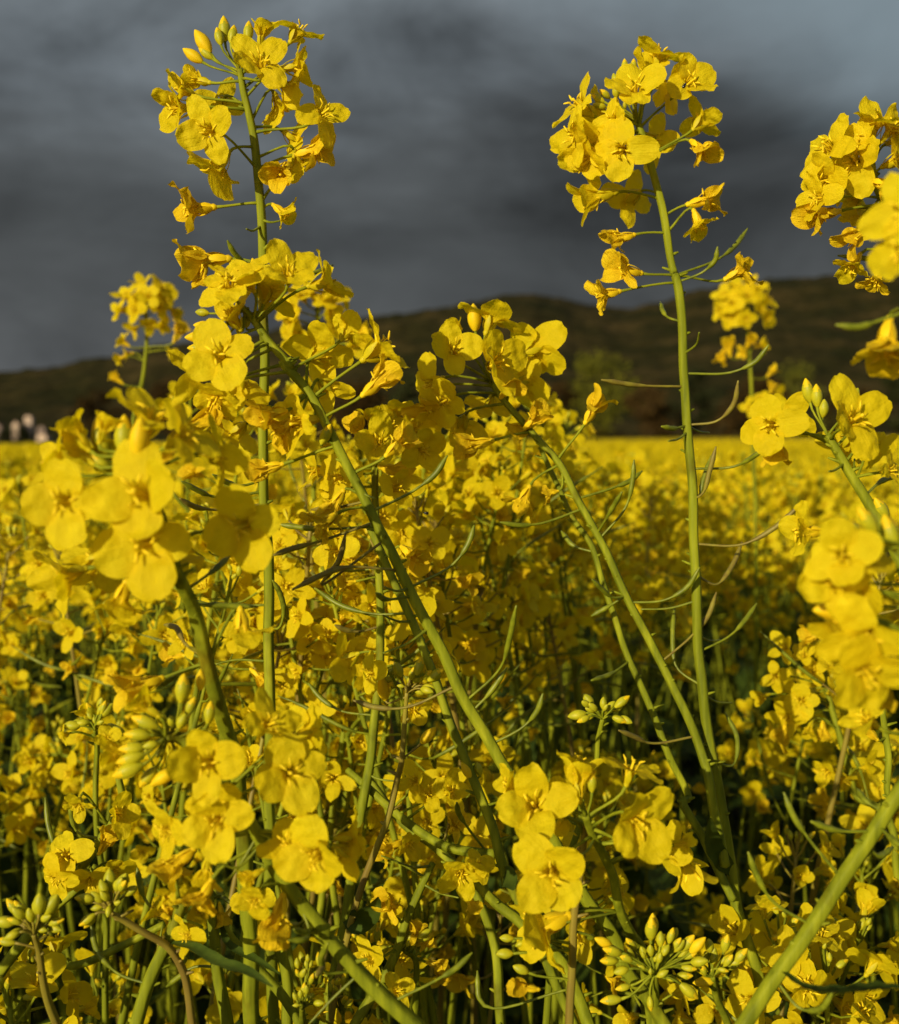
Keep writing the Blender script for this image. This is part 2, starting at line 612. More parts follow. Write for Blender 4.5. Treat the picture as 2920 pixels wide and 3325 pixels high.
def grow(label, stems, flowers=(), pods=(), detail=True, group=None, leaves=(), name='rapeseed_plant', seed=None):
    NPLANT[0] += 1
    rng = random.Random(NPLANT[0] * 17 if seed is None else seed)
    curves = [stem_curve(s, rng) for s in stems]
    g = next((c for s, c in zip(stems, curves) if s.get('ground', True)), curves[0])
    base = g[-1][0].copy()
    base.z = 0
    T = Matrix.Translation(-base)
    root = root_empty(name, base, label, group)
    samples = [(p, r) for c in curves for p, r in c if p.z > .7]
    img = [(*to_img(p), p, r) for p, r in samples]
    stem_extra = MB()

    def nearest(px, py):
        return min(img, key=lambda q: (q[0] - px) ** 2 + (q[1] - py) ** 2)

    # flowers and buds
    for k, lst in flowers:
        s = FR[k][2]
        for spec in lst:
            ty, x, y, w, ax, tilt = spec[:6]
            roll = spec[6] if len(spec) > 6 else None
            att = spec[7] if len(spec) > 7 else None
            dz = spec[8] if len(spec) > 8 else None
            px, py = fr(k, x, y)
            if ty == 'o' and 18 <= abs(tilt) < 62:
                tilt += 14 if tilt > 0 else -10
            elif ty == 'o' and 0 <= tilt < 18 and not 50 < ax < 112:
                tilt += 16
            axis = facing(ax, tilt)
            axis = (axis + Vector((rng.uniform(-1, 1), rng.uniform(-1, 1), rng.uniform(-1, 1))) * .08).normalized()
            if att is not None:
                ap = nearest(*fr(k, *att))
            else:
                ap = nearest(px - math.cos(R(ax)) * 45 * math.cos(R(tilt)), py + 30 + math.sin(R(ax)) * 30 * math.cos(R(tilt)))
            if dz is None:
                dz = math.sin(R(tilt)) * 14 + rng.uniform(-4, 4) if ty in 'ohw' else rng.uniform(-5, 5)
            d = ap[2] - dz * mm
            sz = w * s * d / FPX / (BASE_LEN[ty] * mm)
            if ty == 'o' and abs(tilt) < 32:
                sz *= 1.14
            elif ty == 'o':
                sz *= 1.05
            o = at(px, py, d) - axis * (CENTRE[ty] * mm * sz)
            if roll is None:
                roll = rng.uniform(0, 90)
            M = T @ Matrix.Translation(o) @ basis(axis, roll).to_4x4() @ Matrix.Scale(sz, 4)
            A = ap[3]
            L = (o - A).length
            # pedicel: leaves the stem outward and up, meets the flower along its axis
            out = (o - A)
            c1 = A + out * .35 + Vector((0, 0, .04 * L))
            c2 = o - axis * min(.35 * L, .006)
            ped = bez(A, c1, c2, o, 5)
            pr = [.75 * mm, .55 * mm, .5 * mm, .5 * mm, .55 * mm, .75 * mm * max(.6, min(sz, 1))]
            if ty in 'ohw':
                v = rng.choice(FLOWERS[ty][:8] if ty == 'o' and tilt > 55 else FLOWERS[ty])
                if detail:
                    f = obj('flower', v['base'], root, M)
                    for pm in v['petals']:
                        obj('petal', pm, f)
                    obj('stamen_tuft', v['stamen'], f)
                    if v['wilt']:
                        f['label'] = 'fading flower with crumpled orange petals'
                else:
                    f = obj('flower', v['low'], root, M)
            else:
                me, low = rng.choice(BUDS[ty])
                f = obj('bud', me, root, M)
                pr = [q * .8 for q in pr]
            if L < .09:
                if detail and ty in 'ohw':
                    pm = MB()
                    Mi = (T.inverted() @ M).inverted()
                    tube(pm, [Mi @ p for p in ped], [q / sz for q in pr], 6)
                    obj('pedicel', pm.mesh('pedicel', [M_STEM]), f)
                else:
                    tube(stem_extra, [T @ p for p in ped], pr, 5)

    # pods
    for k, lst in pods:
        for spec in lst:
            pts = spec[0]
            brown = 'b' in (spec[1] if len(spec) > 1 else '')
            stub = 's' in (spec[1] if len(spec) > 1 else '')
            q = nearest(*fr(k, *pts[0]))
            out = rng.uniform(-.02, .02)
            P = [q[3]]
            for i, p in enumerate(pts[1:]):
                P.append(at(*fr(k, *p), q[2] + out * (i + 1) / (len(pts) - 1)))
            if len(P) == 2:
                P.insert(1, P[0] * .5 + P[1] * .5 - Vector((0, 0, .06 * (P[1] - P[0]).length)))
            C = catmull([tuple(p) for p in P], 8)
            n = len(C)
            j = .45
            rad = []
            for i in range(n):
                t = i / (n - 1)
                if stub:
                    r = .55 * (1 - .4 * t)
                elif t < j - .03:
                    r = .5
                elif t < j + .03:
                    r = .8
                else:
                    u = (t - j) / (1 - j)
                    r = 1.05 * min(1, .75 + u * 2) * (1 if u < .72 else max(.32, 1 - (u - .72) * 2.6)) * (1 + .07 * math.sin(u * 40))
                rad.append(r * mm * (q[2] / .42) ** .3)
            pm = MB()
            tube(pm, [T @ Vector(c) for c in C], rad, 7)
            obj('pedicel_stub' if stub else 'seed_pod', pm.mesh('seed_pod', [M_PODB if brown else M_POD]), root)

    for k, pts, ws, nr in leaves:
        q = nearest(*fr(k, *pts[0]))
        P = [T @ q[3]] + [T @ at(*fr(k, *p), q[2] - .012 * (i + 1)) for i, p in enumerate(pts[1:])]
        lm = leaf_mb(P, [w * mm for w in ws], Vector(nr))
        obj('leaf', lm.mesh('leaf', [M_LEAF]), root)

    for i, (sp, c) in enumerate(zip(stems, curves)):
        b = MB()
        pts = [T @ p for p, r in c]
        tube(b, pts, [r for p, r in c], 15 if detail else 7, 0, rib=.085 if detail else 0)
        # leaf scars, nodes and broken pedicels
        if detail:
            for j in range(3, len(c) - 10, 3):
                if rng.random() < .6:
                    p, r = c[j]
                    a = rng.uniform(0, 6.3)
                    d = Vector((math.cos(a), math.sin(a) * .6, .35))
                    tube(b, [T @ p, T @ (p + d * r * 1.25), T @ (p + d * (r + rng.uniform(.5, 4) * mm))], [r * .55, .7 * mm, .4 * mm], 5)
        if i == 0:
            b.merge(stem_extra)
        obj(sp.get('name', 'stem'), b.mesh('stem', [sp.get('mat', M_STEM)]), root)
    return root


def st(pts, d, r, **kw):
    return dict(pts=pts, d=d, r=r, **kw)

# ================================================================== the plants nearest to the camera, one by one
o, h, w, b, B, Y = 'o', 'h', 'w', 'b', 'B', 'Y'

# tall stalk standing against the sky
grow('tallest rapeseed stalk, loose flower head high against the dark sky behind the slanting stem',
     [st([('A', 958, 275), ('A', 968, 350), ('A', 990, 450), ('A', 1008, 540), ('A', 1030, 720), ('A', 1050, 900), ('C', 1536, 300), ('C', 1540, 700), ('C', 1545, 1250),
          ('F', 1557, 100), ('F', 1562, 600), ('F', 1572, 1000), ('I', 1572, 300), ('I', 1575, 1000), ('I', 1605, 1481)], (.395, .42), (1.1, 2.2))],
     [('L', [(o, 890, 535, 530, 70, 72, 40, (735, 650), 16), (o, 1165, 560, 400, 5, -8, 20, (760, 720)), (o, 1190, 270, 400, 55, -5, 30, (760, 600)), (h, 900, 250, 300, 82, 10, 10, (760, 600)),
             (Y, 405, 345, 225, 122, 5, 0, (715, 630)), (Y, 322, 460, 190, 148, 5, 0, (700, 640)), (B, 430, 440, 150, 140, 0, 0, (690, 600)), (B, 540, 300, 150, 105, 0, 0, (740, 600)), (B, 585, 240, 200, 95, 5, 0, (740, 600)), (B, 655, 285, 160, 80, 0, 0, (745, 600)), (B, 785, 260, 170, 84, 0, 0, (750, 600)),
             (o, 220, 900, 480, 195, 12, 40, (735, 930)), (o, 250, 760, 380, 165, 5, 10, (735, 860)), (h, 340, 660, 320, 165, -20, 20, (700, 680)), (o, 560, 850, 420, 200, -55, 10, (740, 930)), (o, 470, 1090, 520, 205, 50, 20, (835, 1390), 20),
             (o, 540, 1380, 520, 235, -10, 30, (785, 1245), 6), (o, 1040, 880, 480, 290, -35, 20, (790, 1010)), (o, 1090, 720, 400, 320, -20, 0, (750, 800)), (o, 1390, 950, 440, 25, 15, 35, (820, 1095)), (w, 1340, 1250, 380, 5, 5, 0, (880, 1385)),
             (o, 1150, 1150, 420, 330, -30, 10, (830, 1060)), (o, 1190, 1340, 400, 280, -30, 0, (860, 1300)), (w, 1060, 1430, 380, 255, 45, 0, (890, 1660)), (w, 300, 1730, 420, 184, 5, 0, (840, 1672)), (w, 1090, 1780, 280, 320, 5, 0, (930, 1710))]),
      ('A', [(w, 805, 1040, 230, 190, 10, 0, (1040, 1030)), (w, 810, 1110, 120, 260, 10, 0, (1045, 1035))])],
     [('L', [([(880, 1910), (820, 1915), (768, 1900)], 's'), ([(935, 1835), (1045, 1833)], 's')]),
      ('A', [([(1050, 1030), (985, 1050), (940, 1015), (908, 960)],), ([(1060, 1120), (1270, 1085), (1330, 1058)],)]),
      ('F', [([(1585, 580), (1620, 612), (1655, 500), (1630, 400), (1590, 330)],), ([(1555, 480), (1250, 478), (1150, 460), (1080, 420)],), ([(1555, 780), (1340, 800), (1260, 820)], 's')]),
      ('C', [([(1520, 1260), (1240, 1278), (1150, 1240), (1060, 1190)],), ([(1520, 1210), (1400, 1215), (1310, 1190), (1240, 1150)],), ([(1520, 1340), (1230, 1355), (1130, 1335), (1050, 1290)], 'b')])])

# branching plant with two stalks that join low down
grow('tall branching rapeseed plant hung with long seed pods, its stalks joining low down',
     [st([('B', 752, 480), ('B', 770, 530), ('B', 795, 610), ('B', 830, 750), ('B', 865, 930), ('B', 900, 1100), ('E', 492, 0), ('E', 530, 300), ('E', 548, 600), ('E', 565, 900), ('E', 587, 1250), ('E', 597, 1600),
          ('H', 602, 300), ('H', 625, 700), ('H', 648, 900), ('H', 690, 1300), ('K', 720, 0), ('K', 775, 300), ('K', 815, 560), ('K', 850, 800), ('K', 910, 1000), ('K', 975, 1200), ('K', 985, 1481)], (.45, .44), (1.35, 2.3)),
      st([('D', 1235, 600), ('D', 1300, 690), ('D', 1400, 810), ('D', 1500, 930), ('D', 1650, 1090), ('D', 1760, 1320), ('H', 70, 120), ('H', 180, 380), ('H', 350, 700), ('H', 470, 920), ('H', 560, 1110), ('H', 650, 1370),
          ('K', 672, 0), ('K', 725, 280), ('K', 780, 560)], (.46, .43), (1.15, 1.95), ground=False, name='branch'),
      st([('D', 1530, 990), ('D', 1620, 1180), ('D', 1720, 1400), ('H', 0, 120), ('H', 60, 320), ('H', 130, 520), ('H', 225, 800), ('H', 340, 1050), ('H', 430, 1300), ('H', 560, 1610), ('K', 540, 180), ('K', 650, 400), ('K', 745, 600), ('K', 830, 760)], (.47, .435), (1.0, 1.7), ground=False, name='branch')],
     [('B', [(o, 742, 360, 245, 110, 62, 0, (765, 490), 18), (o, 835, 235, 210, 88, 3, 20, (770, 470)), (o, 955, 335, 220, 20, 45, 35, (770, 505)), (o, 870, 350, 200, 340, 10, 10, (770, 500)), (o, 790, 290, 190, 80, 20, 15, (770, 480)),
             (B, 700, 262, 55, 95, 0, 0, (752, 470)), (B, 735, 262, 55, 85, 0, 0, (755, 470)), (b, 660, 315, 45, 110, 0, 0, (750, 475)), (B, 620, 375, 55, 150, 20, 0, (750, 478)), (B, 592, 392, 60, 150, 0, 0, (750, 480)), (b, 665, 365, 50, 100, 30, 0, (750, 480)), (b, 598, 422, 55, 170, 10, 0, (750, 485)), (b, 700, 420, 30, 100, 30), (b, 720, 460, 28, 120, 30), (b, 700, 462, 26, 160, 20),
             (o, 525, 425, 230, 145, 5, 30, (760, 495)), (o, 510, 540, 230, 185, 15, 10, (765, 520)), (o, 575, 590, 240, 205, 35, 30, (785, 590)), (o, 690, 600, 250, 225, 62, 5, (790, 610), 18), (o, 560, 640, 220, 215, 0, 20, (790, 620)), (o, 620, 470, 200, 170, -20, 10, (760, 490)), (o, 815, 560, 220, 340, -30, 20, (790, 600)), (o, 660, 480, 180, 200, 30, 10, (762, 500)),
             (o, 1000, 490, 190, 50, -15, 30, (805, 625)), (w, 1005, 600, 165, 300, 40, 0, (812, 628)), (h, 560, 790, 220, 195, 0, 20, (826, 810)), (o, 725, 790, 240, 205, -50, 10, (820, 780)), (w, 1030, 800, 170, 15, 5, 0, (875, 855)), (w, 1000, 905, 150, 290, 5, 0, (885, 925)),
             (w, 672, 955, 150, 195, 10, 0, (850, 942)), (w, 695, 1075, 170, 170, 15, 0, (885, 1105)), (w, 605, 1180, 165, 192, 10, 0, (880, 1140)), (w, 1170, 1080, 160, 25, 10, 0, (915, 1087))]),
      ('D', [(o, 1030, 430, 330, 100, 76, 5, (1240, 610), 22), (o, 1280, 500, 400, 10, 66, 20, (1250, 620), 18), (Y, 1150, 235, 155, 98, 5, 0, (1235, 600)), (o, 1250, 250, 330, 65, -5, 20, (1240, 600)), (h, 1030, 320, 220, 130, -10, 10, (1235, 600)),
             (o, 1500, 420, 370, 30, -25, 30, (1290, 690)), (o, 905, 620, 320, 205, 15, 20, (1240, 610)), (w, 890, 770, 300, 250, 30, 0, (1250, 640)), (o, 1080, 860, 320, 255, -40, 10, (1330, 740)), (w, 1340, 620, 230, 290, 45, 0, (1330, 720)), (o, 1440, 620, 320, 20, -30, 20, (1330, 730)),
             (w, 1510, 820, 210, 45, 25, 0, (1450, 870)), (w, 1430, 890, 180, 210, 5, 0, (1450, 880)), (o, 1240, 740, 260, 250, -40, 20, (1330, 730)), (w, 1140, 980, 250, 195, 5, 0, (1490, 905)), (w, 1430, 1320, 230, 250, 5, 0, (1630, 1105)), (w, 1580, 1260, 130, 190, 5, 0, (1640, 1120)), (o, 980, 720, 300, 215, 20, 10, (1290, 680))]),
      ('Z', [(w, 1188, 812, 80, 60, 5, 0, (1130, 905))])],
     [('B', [([(915, 1090), (1080, 1030), (1140, 980), (1190, 912)],), ([(915, 1115), (1020, 1080), (1060, 1040), (1070, 985)],)]),
      ('E', [([(532, 245), (445, 232), (415, 190), (403, 145)],), ([(582, 560), (850, 545), (960, 490), (1035, 395)],), ([(522, 635), (250, 628), (60, 598)], 'b'), ([(590, 858), (745, 832), (830, 740), (857, 603)], 'b'), ([(572, 440), (612, 392), (630, 322)], 's'),
             ([(545, 872), (410, 870)],), ([(560, 920), (450, 955)], 's'), ([(585, 855), (690, 907)], 's'), ([(610, 1100), (860, 1095), (940, 1050), (1010, 1000)],), ([(600, 1275), (625, 1278), (655, 1180), (700, 1040)],), ([(600, 1275), (640, 1270), (690, 1130), (727, 988)], 'b'), ([(630, 1558), (890, 1555), (1070, 1460), (1222, 1322)], 'b'),
             ([(0, 1262), (130, 1227), (220, 1190), (298, 1130)],), ([(50, 1490), (110, 1370), (180, 1252)],), ([(85, 1510), (210, 1320), (240, 1190), (250, 1065)],)]),
      ('H', [([(620, 300), (730, 355), (820, 250), (880, 108)], 'b'), ([(255, 455), (440, 442), (560, 370), (632, 255)],), ([(575, 470), (290, 500)], 's'), ([(440, 775), (600, 640), (680, 540), (730, 400)], 'b'), ([(640, 755), (820, 645), (900, 560), (965, 465)],), ([(615, 945), (500, 840), (475, 650), (485, 490)],),
             ([(580, 1247), (335, 1278), (250, 1240), (160, 1205)], 'b'), ([(705, 1382), (830, 1405), (850, 1250), (780, 1100)],), ([(190, 440), (130, 432), (60, 380), (5, 325)],), ([(180, 432), (90, 490), (0, 540)],), ([(690, 1010), (820, 1045)], 's'), ([(645, 645), (755, 680)], 's'), ([(215, 815), (110, 880), (0, 915)],)]),
      ('D', [([(1760, 1368), (1510, 1440), (1400, 1445), (1300, 1428)],), ([(1790, 1620), (1720, 1560), (1655, 1478)],)])],
     leaves=[('K', [(800, 600), (740, 500), (690, 380), (690, 280)], (2.5, 4, 3.5, .5), (0.3, -1, .1))])

# thick slanting stem
grow('thick stem slanting across the crop to a full flower head that overlaps the tallest stalk',
     [st([('C', 1400, 170), ('C', 1470, 240), ('C', 1560, 360), ('C', 1690, 520), ('D', 45, 500), ('D', 165, 650), ('D', 300, 880), ('D', 440, 1150), ('D', 560, 1400), ('D', 680, 1610), ('G', 640, 330), ('G', 830, 700), ('G', 960, 980),
          ('G', 1100, 1220), ('G', 1260, 1490), ('N', 430, 370), ('N', 640, 680), ('N', 880, 1130), ('N', 1130, 1500), ('K', 180, 1130), ('K', 330, 1330), ('K', 430, 1481)], (.37, .375), (1.15, 2.35))],
     [('A', [(o, 1150, 1090, 250, 75, 42, 45, (1150, 1190), 18), (o, 915, 1140, 260, 110, 48, 30, (1130, 1190), 14), (o, 1290, 1130, 230, 15, -10, 20, (1160, 1200)), (o, 1060, 1150, 220, 80, 10, 10, (1140, 1190)), (Y, 1015, 1060, 60, 100, 0, 0, (1130, 1190)), (o, 980, 1110, 230, 120, 10, 20, (1130, 1190))]),
      ('C', [(o, 1285, 460, 440, 165, 58, 35, (1500, 440), 22), (Y, 1190, 285, 120, 178, 5, 0, (1400, 200)), (Y, 1145, 348, 130, 180, 5, 0, (1400, 210)), (B, 1150, 412, 110, 185, 5, 0, (1420, 240)), (b, 1180, 205, 80, 170, 0, 0, (1390, 190)), (B, 1335, 225, 100, 200, 30, 0, (1390, 190)),
             (o, 1160, 560, 330, 190, -15, 10, (1480, 430)), (o, 1400, 620, 330, 260, -30, 10, (1530, 480)), (o, 1270, 700, 300, 240, 20, 30, (1600, 560)), (w, 1240, 800, 300, 255, 20, 0, (1620, 640)), (o, 1360, 240, 300, 120, 10, 30, (1420, 200)), (o, 1560, 130, 320, 60, -20, 30, (1440, 230)), (b, 1400, 300, 70, 60, 30), (b, 1440, 260, 70, 80, 30),
             (w, 1560, 800, 260, 200, 40, 0, (1780, 680)), (w, 1620, 890, 280, 220, 20, 0, (1790, 700)), (o, 1380, 900, 330, 215, -20, 10, (1760, 690)), (w, 1540, 1120, 240, 200, 0, 0, (1800, 1050))]),
      ('D', [(o, 240, 450, 400, 40, -48, 15, (175, 640), -10), (o, 590, 420, 420, 35, -8, 30, (218, 710)), (w, 605, 600, 290, 38, 5, 0, (300, 805)), (o, 290, 640, 320, 320, -40, 10, (200, 690)), (w, 110, 850, 330, 200, 40, 0, (300, 880)), (B, 285, 915, 130, 60, 10, 0, (310, 900)), (w, 720, 960, 250, 45, 10, 0, (450, 1150)), (o, 400, 330, 260, 60, -30, 20, (80, 540)),
             (w, 330, 1350, 260, 240, 15, 0, (500, 1290)), (w, 250, 1440, 240, 210, 20, 0, (520, 1330))])],
     [('D', [([(590, 1365), (830, 1222), (920, 1150), (992, 1040)],), ([(530, 1460), (230, 1545), (80, 1585), (-20, 1620)], 'b'), ([(500, 1310), (330, 1345), (200, 1355)], 'b'), ([(530, 1470), (200, 1465), (0, 1440)],), ([(510, 1250), (570, 1290)], 's')]),
      ('G', [([(692, 385), (945, 210), (1010, 110), (1042, 10)],), ([(1040, 1005), (1200, 830), (1250, 660), (1287, 478)],), ([(1045, 1085), (1130, 990), (1232, 840)],), ([(1155, 1300), (1350, 1165), (1410, 1090), (1442, 990)],), ([(895, 962), (600, 1078), (460, 1070), (335, 1030)], 'b'), ([(640, 250), (260, 262), (-20, 385)], 'b'), ([(-10, 385), (150, 350), (250, 220), (292, 55)], 'b'),
             ([(690, 385), (515, 370)], 's'), ([(690, 685), (510, 755)], 's'), ([(640, 430), (520, 440), (470, 405)],)])])

# thin stem close behind the thick one
grow('thinner bumpy stem running just behind the thick slanting stem, nearly flowerless',
     [st([('G', 420, 0), ('G', 540, 270), ('G', 620, 430), ('G', 700, 620), ('G', 780, 830), ('G', 870, 1060), ('G', 940, 1250), ('G', 1010, 1420), ('G', 1090, 1610), ('J', 1150, 340), ('J', 1200, 540), ('J', 1290, 760), ('J', 1420, 1000), ('J', 1500, 1200), ('J', 1620, 1481)], (.41, .40), (1.4, 1.9))],
     [('G', [(B, 720, 830, 110, 75, 0, 0, (790, 860)), (B, 820, 880, 120, 40, 5, 0, (800, 900)), (Y, 1000, 1440, 120, 120, 10, 0, (1010, 1480)), (b, 1065, 1430, 80, 100, 10, 0, (1030, 1500))])],
     [('G', [([(600, 555), (440, 525), (250, 470), (120, 380)],), ([(700, 550), (510, 535)], 's')])],
     leaves=[('J', [(1225, 600), (1250, 640), (1275, 700)], (2, 4, .5), (0, -1, .2))])

# upright thin stem with the pale open flower
grow('slim upright rapeseed stalk topped by a pale wide-open flower, crossing behind the thick slanting stem',
     [st([('D', 560, 960), ('D', 565, 1090), ('D', 572, 1300), ('G', 478, 120), ('G', 490, 500), ('G', 485, 900), ('G', 462, 1150), ('G', 430, 1400), ('J', 405, 130), ('J', 330, 600), ('J', 285, 900), ('J', 215, 1250), ('J', 170, 1481)], (.46, .43), (1.2, 2.2))],
     [('D', [(o, 600, 960, 320, 80, 58, 5, (565, 1060), 20), (o, 700, 790, 300, 85, 0, 30, (562, 960)), (h, 545, 810, 170, 95, 0, 0, (562, 950)), (o, 790, 900, 320, 10, 20, 10, (565, 1000)), (o, 360, 1170, 300, 200, 55, 30, (565, 1150)), (w, 720, 1130, 260, 350, 5, 0, (580, 1190)), (o, 690, 1230, 300, 20, 30, 10, (572, 1250)),
             (o, 230, 1130, 280, 185, 20, 20, (565, 1120)), (w, 470, 880, 200, 120, 20), (o, 840, 1010, 280, 340, 30, 20, (570, 1080)), (b, 600, 850, 70, 80, 0), (o, 330, 1290, 260, 240, 30, 20, (570, 1210)), (o, 660, 870, 260, 60, 20, 20, (562, 990))]),
      ('G', [(w, 450, 205, 170, 200, 20, 0, (480, 330)), (o, 240, 160, 290, 200, 40, 20, (470, 240)), (w, 690, 200, 260, 320, 40, 0, (490, 260)), (o, 310, 790, 300, 215, -20, 30, (480, 760)), (w, 280, 350, 150, 188, 0, 0, (480, 325))])],
     [('G', [([(490, 260), (300, 270), (250, 250)],), ([(470, 525), (300, 490), (200, 440), (110, 375)],), ([(470, 600), (350, 630), (280, 615), (230, 592)], 'b'), ([(440, 1115), (250, 1085), (150, 1020), (75, 930)],), ([(430, 1470), (570, 1500)], 's')])],
     leaves=[('J', [(300, 880), (370, 880), (440, 800), (480, 740)], (2, 5, 4, .4), (.3, -1, .5))])

# blurred plant nearest to the camera
grow('out-of-focus rapeseed head nearest to the camera, big soft open flowers beside the village',
     [st([('C', 800, 1010), ('C', 880, 1250), ('C', 960, 1480), ('F', 1030, 270), ('F', 1080, 380), ('F', 1130, 500), ('F', 1190, 750), ('F', 1260, 1000), ('F', 1315, 1190), ('F', 1380, 1400), ('I', 1400, 200), ('I', 1440, 700), ('I', 1470, 1481)], (.285, .37), (1.4, 2.7))],
     [('C', [(o, 385, 1310, 500, 180, 60, 10, (850, 1200), 14), (o, 835, 1265, 600, 150, 72, 5, (870, 1240), 20), (o, 850, 1560, 600, 205, 72, 20, (960, 1500), 18), (o, 1430, 1450, 500, 200, 62, 30, (980, 1530), 6), (o, 870, 840, 460, 72, 8, 30, (810, 1050)), (o, 1060, 930, 440, 30, 5, 20, (830, 1100)), (o, 1260, 1030, 430, 5, -22, 20, (850, 1160)), (h, 430, 900, 300, 128, 0, 10, (800, 1030)),
             (B, 590, 930, 240, 100, 0, 0, (800, 1030)), (B, 725, 920, 230, 90, 0, 0, (800, 1020)), (Y, 815, 935, 230, 86, 8, 0, (810, 1050), 12), (h, 620, 860, 240, 70, 0, 0, (800, 1030)), (o, 340, 1090, 330, 150, 0, 10, (820, 1120)), (h, 460, 1000, 280, 140, -10, 10, (800, 1060)), (B, 590, 1080, 170, 130, 20), (b, 690, 1080, 120, 100, 30), (o, 620, 1050, 300, 110, -20, 10, (810, 1080))]),
      ('F', [(o, 400, 300, 400, 200, 12, 20, (1030, 290)), (o, 820, 190, 420, 255, 30, 30, (1035, 300)), (o, 560, 210, 360, 215, -20, 20, (1030, 300)), (w, 690, 490, 340, 255, 20, 0, (1035, 300)), (w, 1420, 650, 320, 275, 10, 0, (1200, 800)), (o, 960, 190, 400, 290, -10, 10, (1040, 310)), (w, 800, 960, 330, 200, 30, 0, (1190, 830))])],
     [('F', [([(1180, 830), (1000, 900), (930, 950)],), ([(1130, 370), (1250, 270), (1340, 190)],), ([(1150, 460), (1230, 475), (1500, 485)],), ([(1175, 800), (1080, 700), (1030, 610), (960, 590)], 'b')])])

# second soft cluster, lower
grow('bowed rapeseed head with large soft flowers and a tuft of pale green buds',
     [st([('F', 960, 1250), ('F', 1010, 1240), ('M', 380, 380), ('M', 560, 620), ('M', 760, 930), ('M', 870, 1150), ('M', 1060, 1400), ('M', 1250, 1640), ('J', 130, 920), ('J', 260, 1070), ('J', 400, 1225), ('J', 690, 1481)], (.31, .335), (1.5, 2.5))],
     [('M', [(o, 405, 400, 560, 160, 74, 5, (420, 460), 20), (o, 430, 640, 440, 255, 45, 30, (520, 580), 10), (o, 460, 820, 520, 200, 60, 20, (640, 760), 20), (o, 110, 880, 430, 200, 30, 20, (520, 600)), (w, 150, 1150, 380, 215, 25, 0, (700, 900)), (h, 370, 1230, 320, 262, 15, 10, (720, 900)), (w, 340, 1400, 330, 245, 25, 0, (780, 1000)), (o, 990, 470, 570, 55, 58, 30, (620, 640), 14),
             (o, 830, 120, 450, 25, 30, 10, (500, 500)), (o, 1120, 170, 440, 15, -25, 20, (560, 600)), (o, 1190, 1060, 560, 200, 66, 10, (760, 900), 18), (o, 1430, 930, 420, 5, -12, 20, (760, 920)), (o, 1380, 1040, 380, 320, -20, 10, (800, 1000)), (w, 890, 1560, 420, 258, 30, 0, (1100, 1560)), (o, 740, 1390, 330, 240, 40, 20, (960, 1300)), (h, 690, 1230, 240, 200, 20, 0, (860, 1150)), (o, 980, 1000, 400, 120, 30, 10, (740, 900))]),
      ('F', [(B, 1065, 960, 170, 82, 0, 0, (1000, 1240)), (B, 1112, 1065, 120, 65, 5, 0, (1010, 1240)), (B, 1222, 1100, 130, 85, 0, 0, (1010, 1250)), (Y, 1170, 910, 120, 95, 0, 0, (1010, 1240)), (b, 1060, 1150, 100, 70, 10, 0, (1000, 1240)), (B, 845, 1155, 160, 150, 10, 0, (960, 1250)), (B, 800, 1230, 150, 172, 10, 0, (960, 1250)), (B, 770, 1310, 150, 185, 12, 0, (965, 1255)), (B, 760, 1370, 160, 195, 10, 0, (970, 1260)), (B, 745, 1440, 180, 200, 10, 0, (980, 1270)), (B, 862, 1480, 140, 235, 5, 0, (990, 1270)), (Y, 950, 1480, 160, 215, 10, 0, (1000, 1280)), (b, 935, 1130, 100, 120, 20), (b, 900, 1200, 90, 160, 25), (b, 880, 1290, 90, 185, 25), (b, 935, 1330, 80, 240, 30), (b, 1000, 1150, 80, 90, 30),
             (h, 660, 1330, 260, 185, 10, 0, (970, 1260)), (h, 830, 1050, 260, 140, 10, 0, (970, 1250))])],
     [('M', [([(1110, 1560), (1040, 1580), (980, 1580)],), ([(1110, 1590), (1020, 1610)],), ([(1060, 1400), (1130, 1640), (1100, 1680), (980, 1690)],), ([(700, 970), (560, 1230), (500, 1270)], 's'), ([(780, 1000), (600, 1160), (440, 1100)], 's')]),
      ('J', [([(550, 1340), (830, 1220), (930, 1160), (1030, 1065)],), ([(320, 1205), (180, 1180), (150, 1100), (190, 1010)],), ([(330, 1210), (200, 1350), (80, 1480)], 's'), ([(180, 1010), (170, 1100), (150, 1160), (120, 1200)], 'b')])])

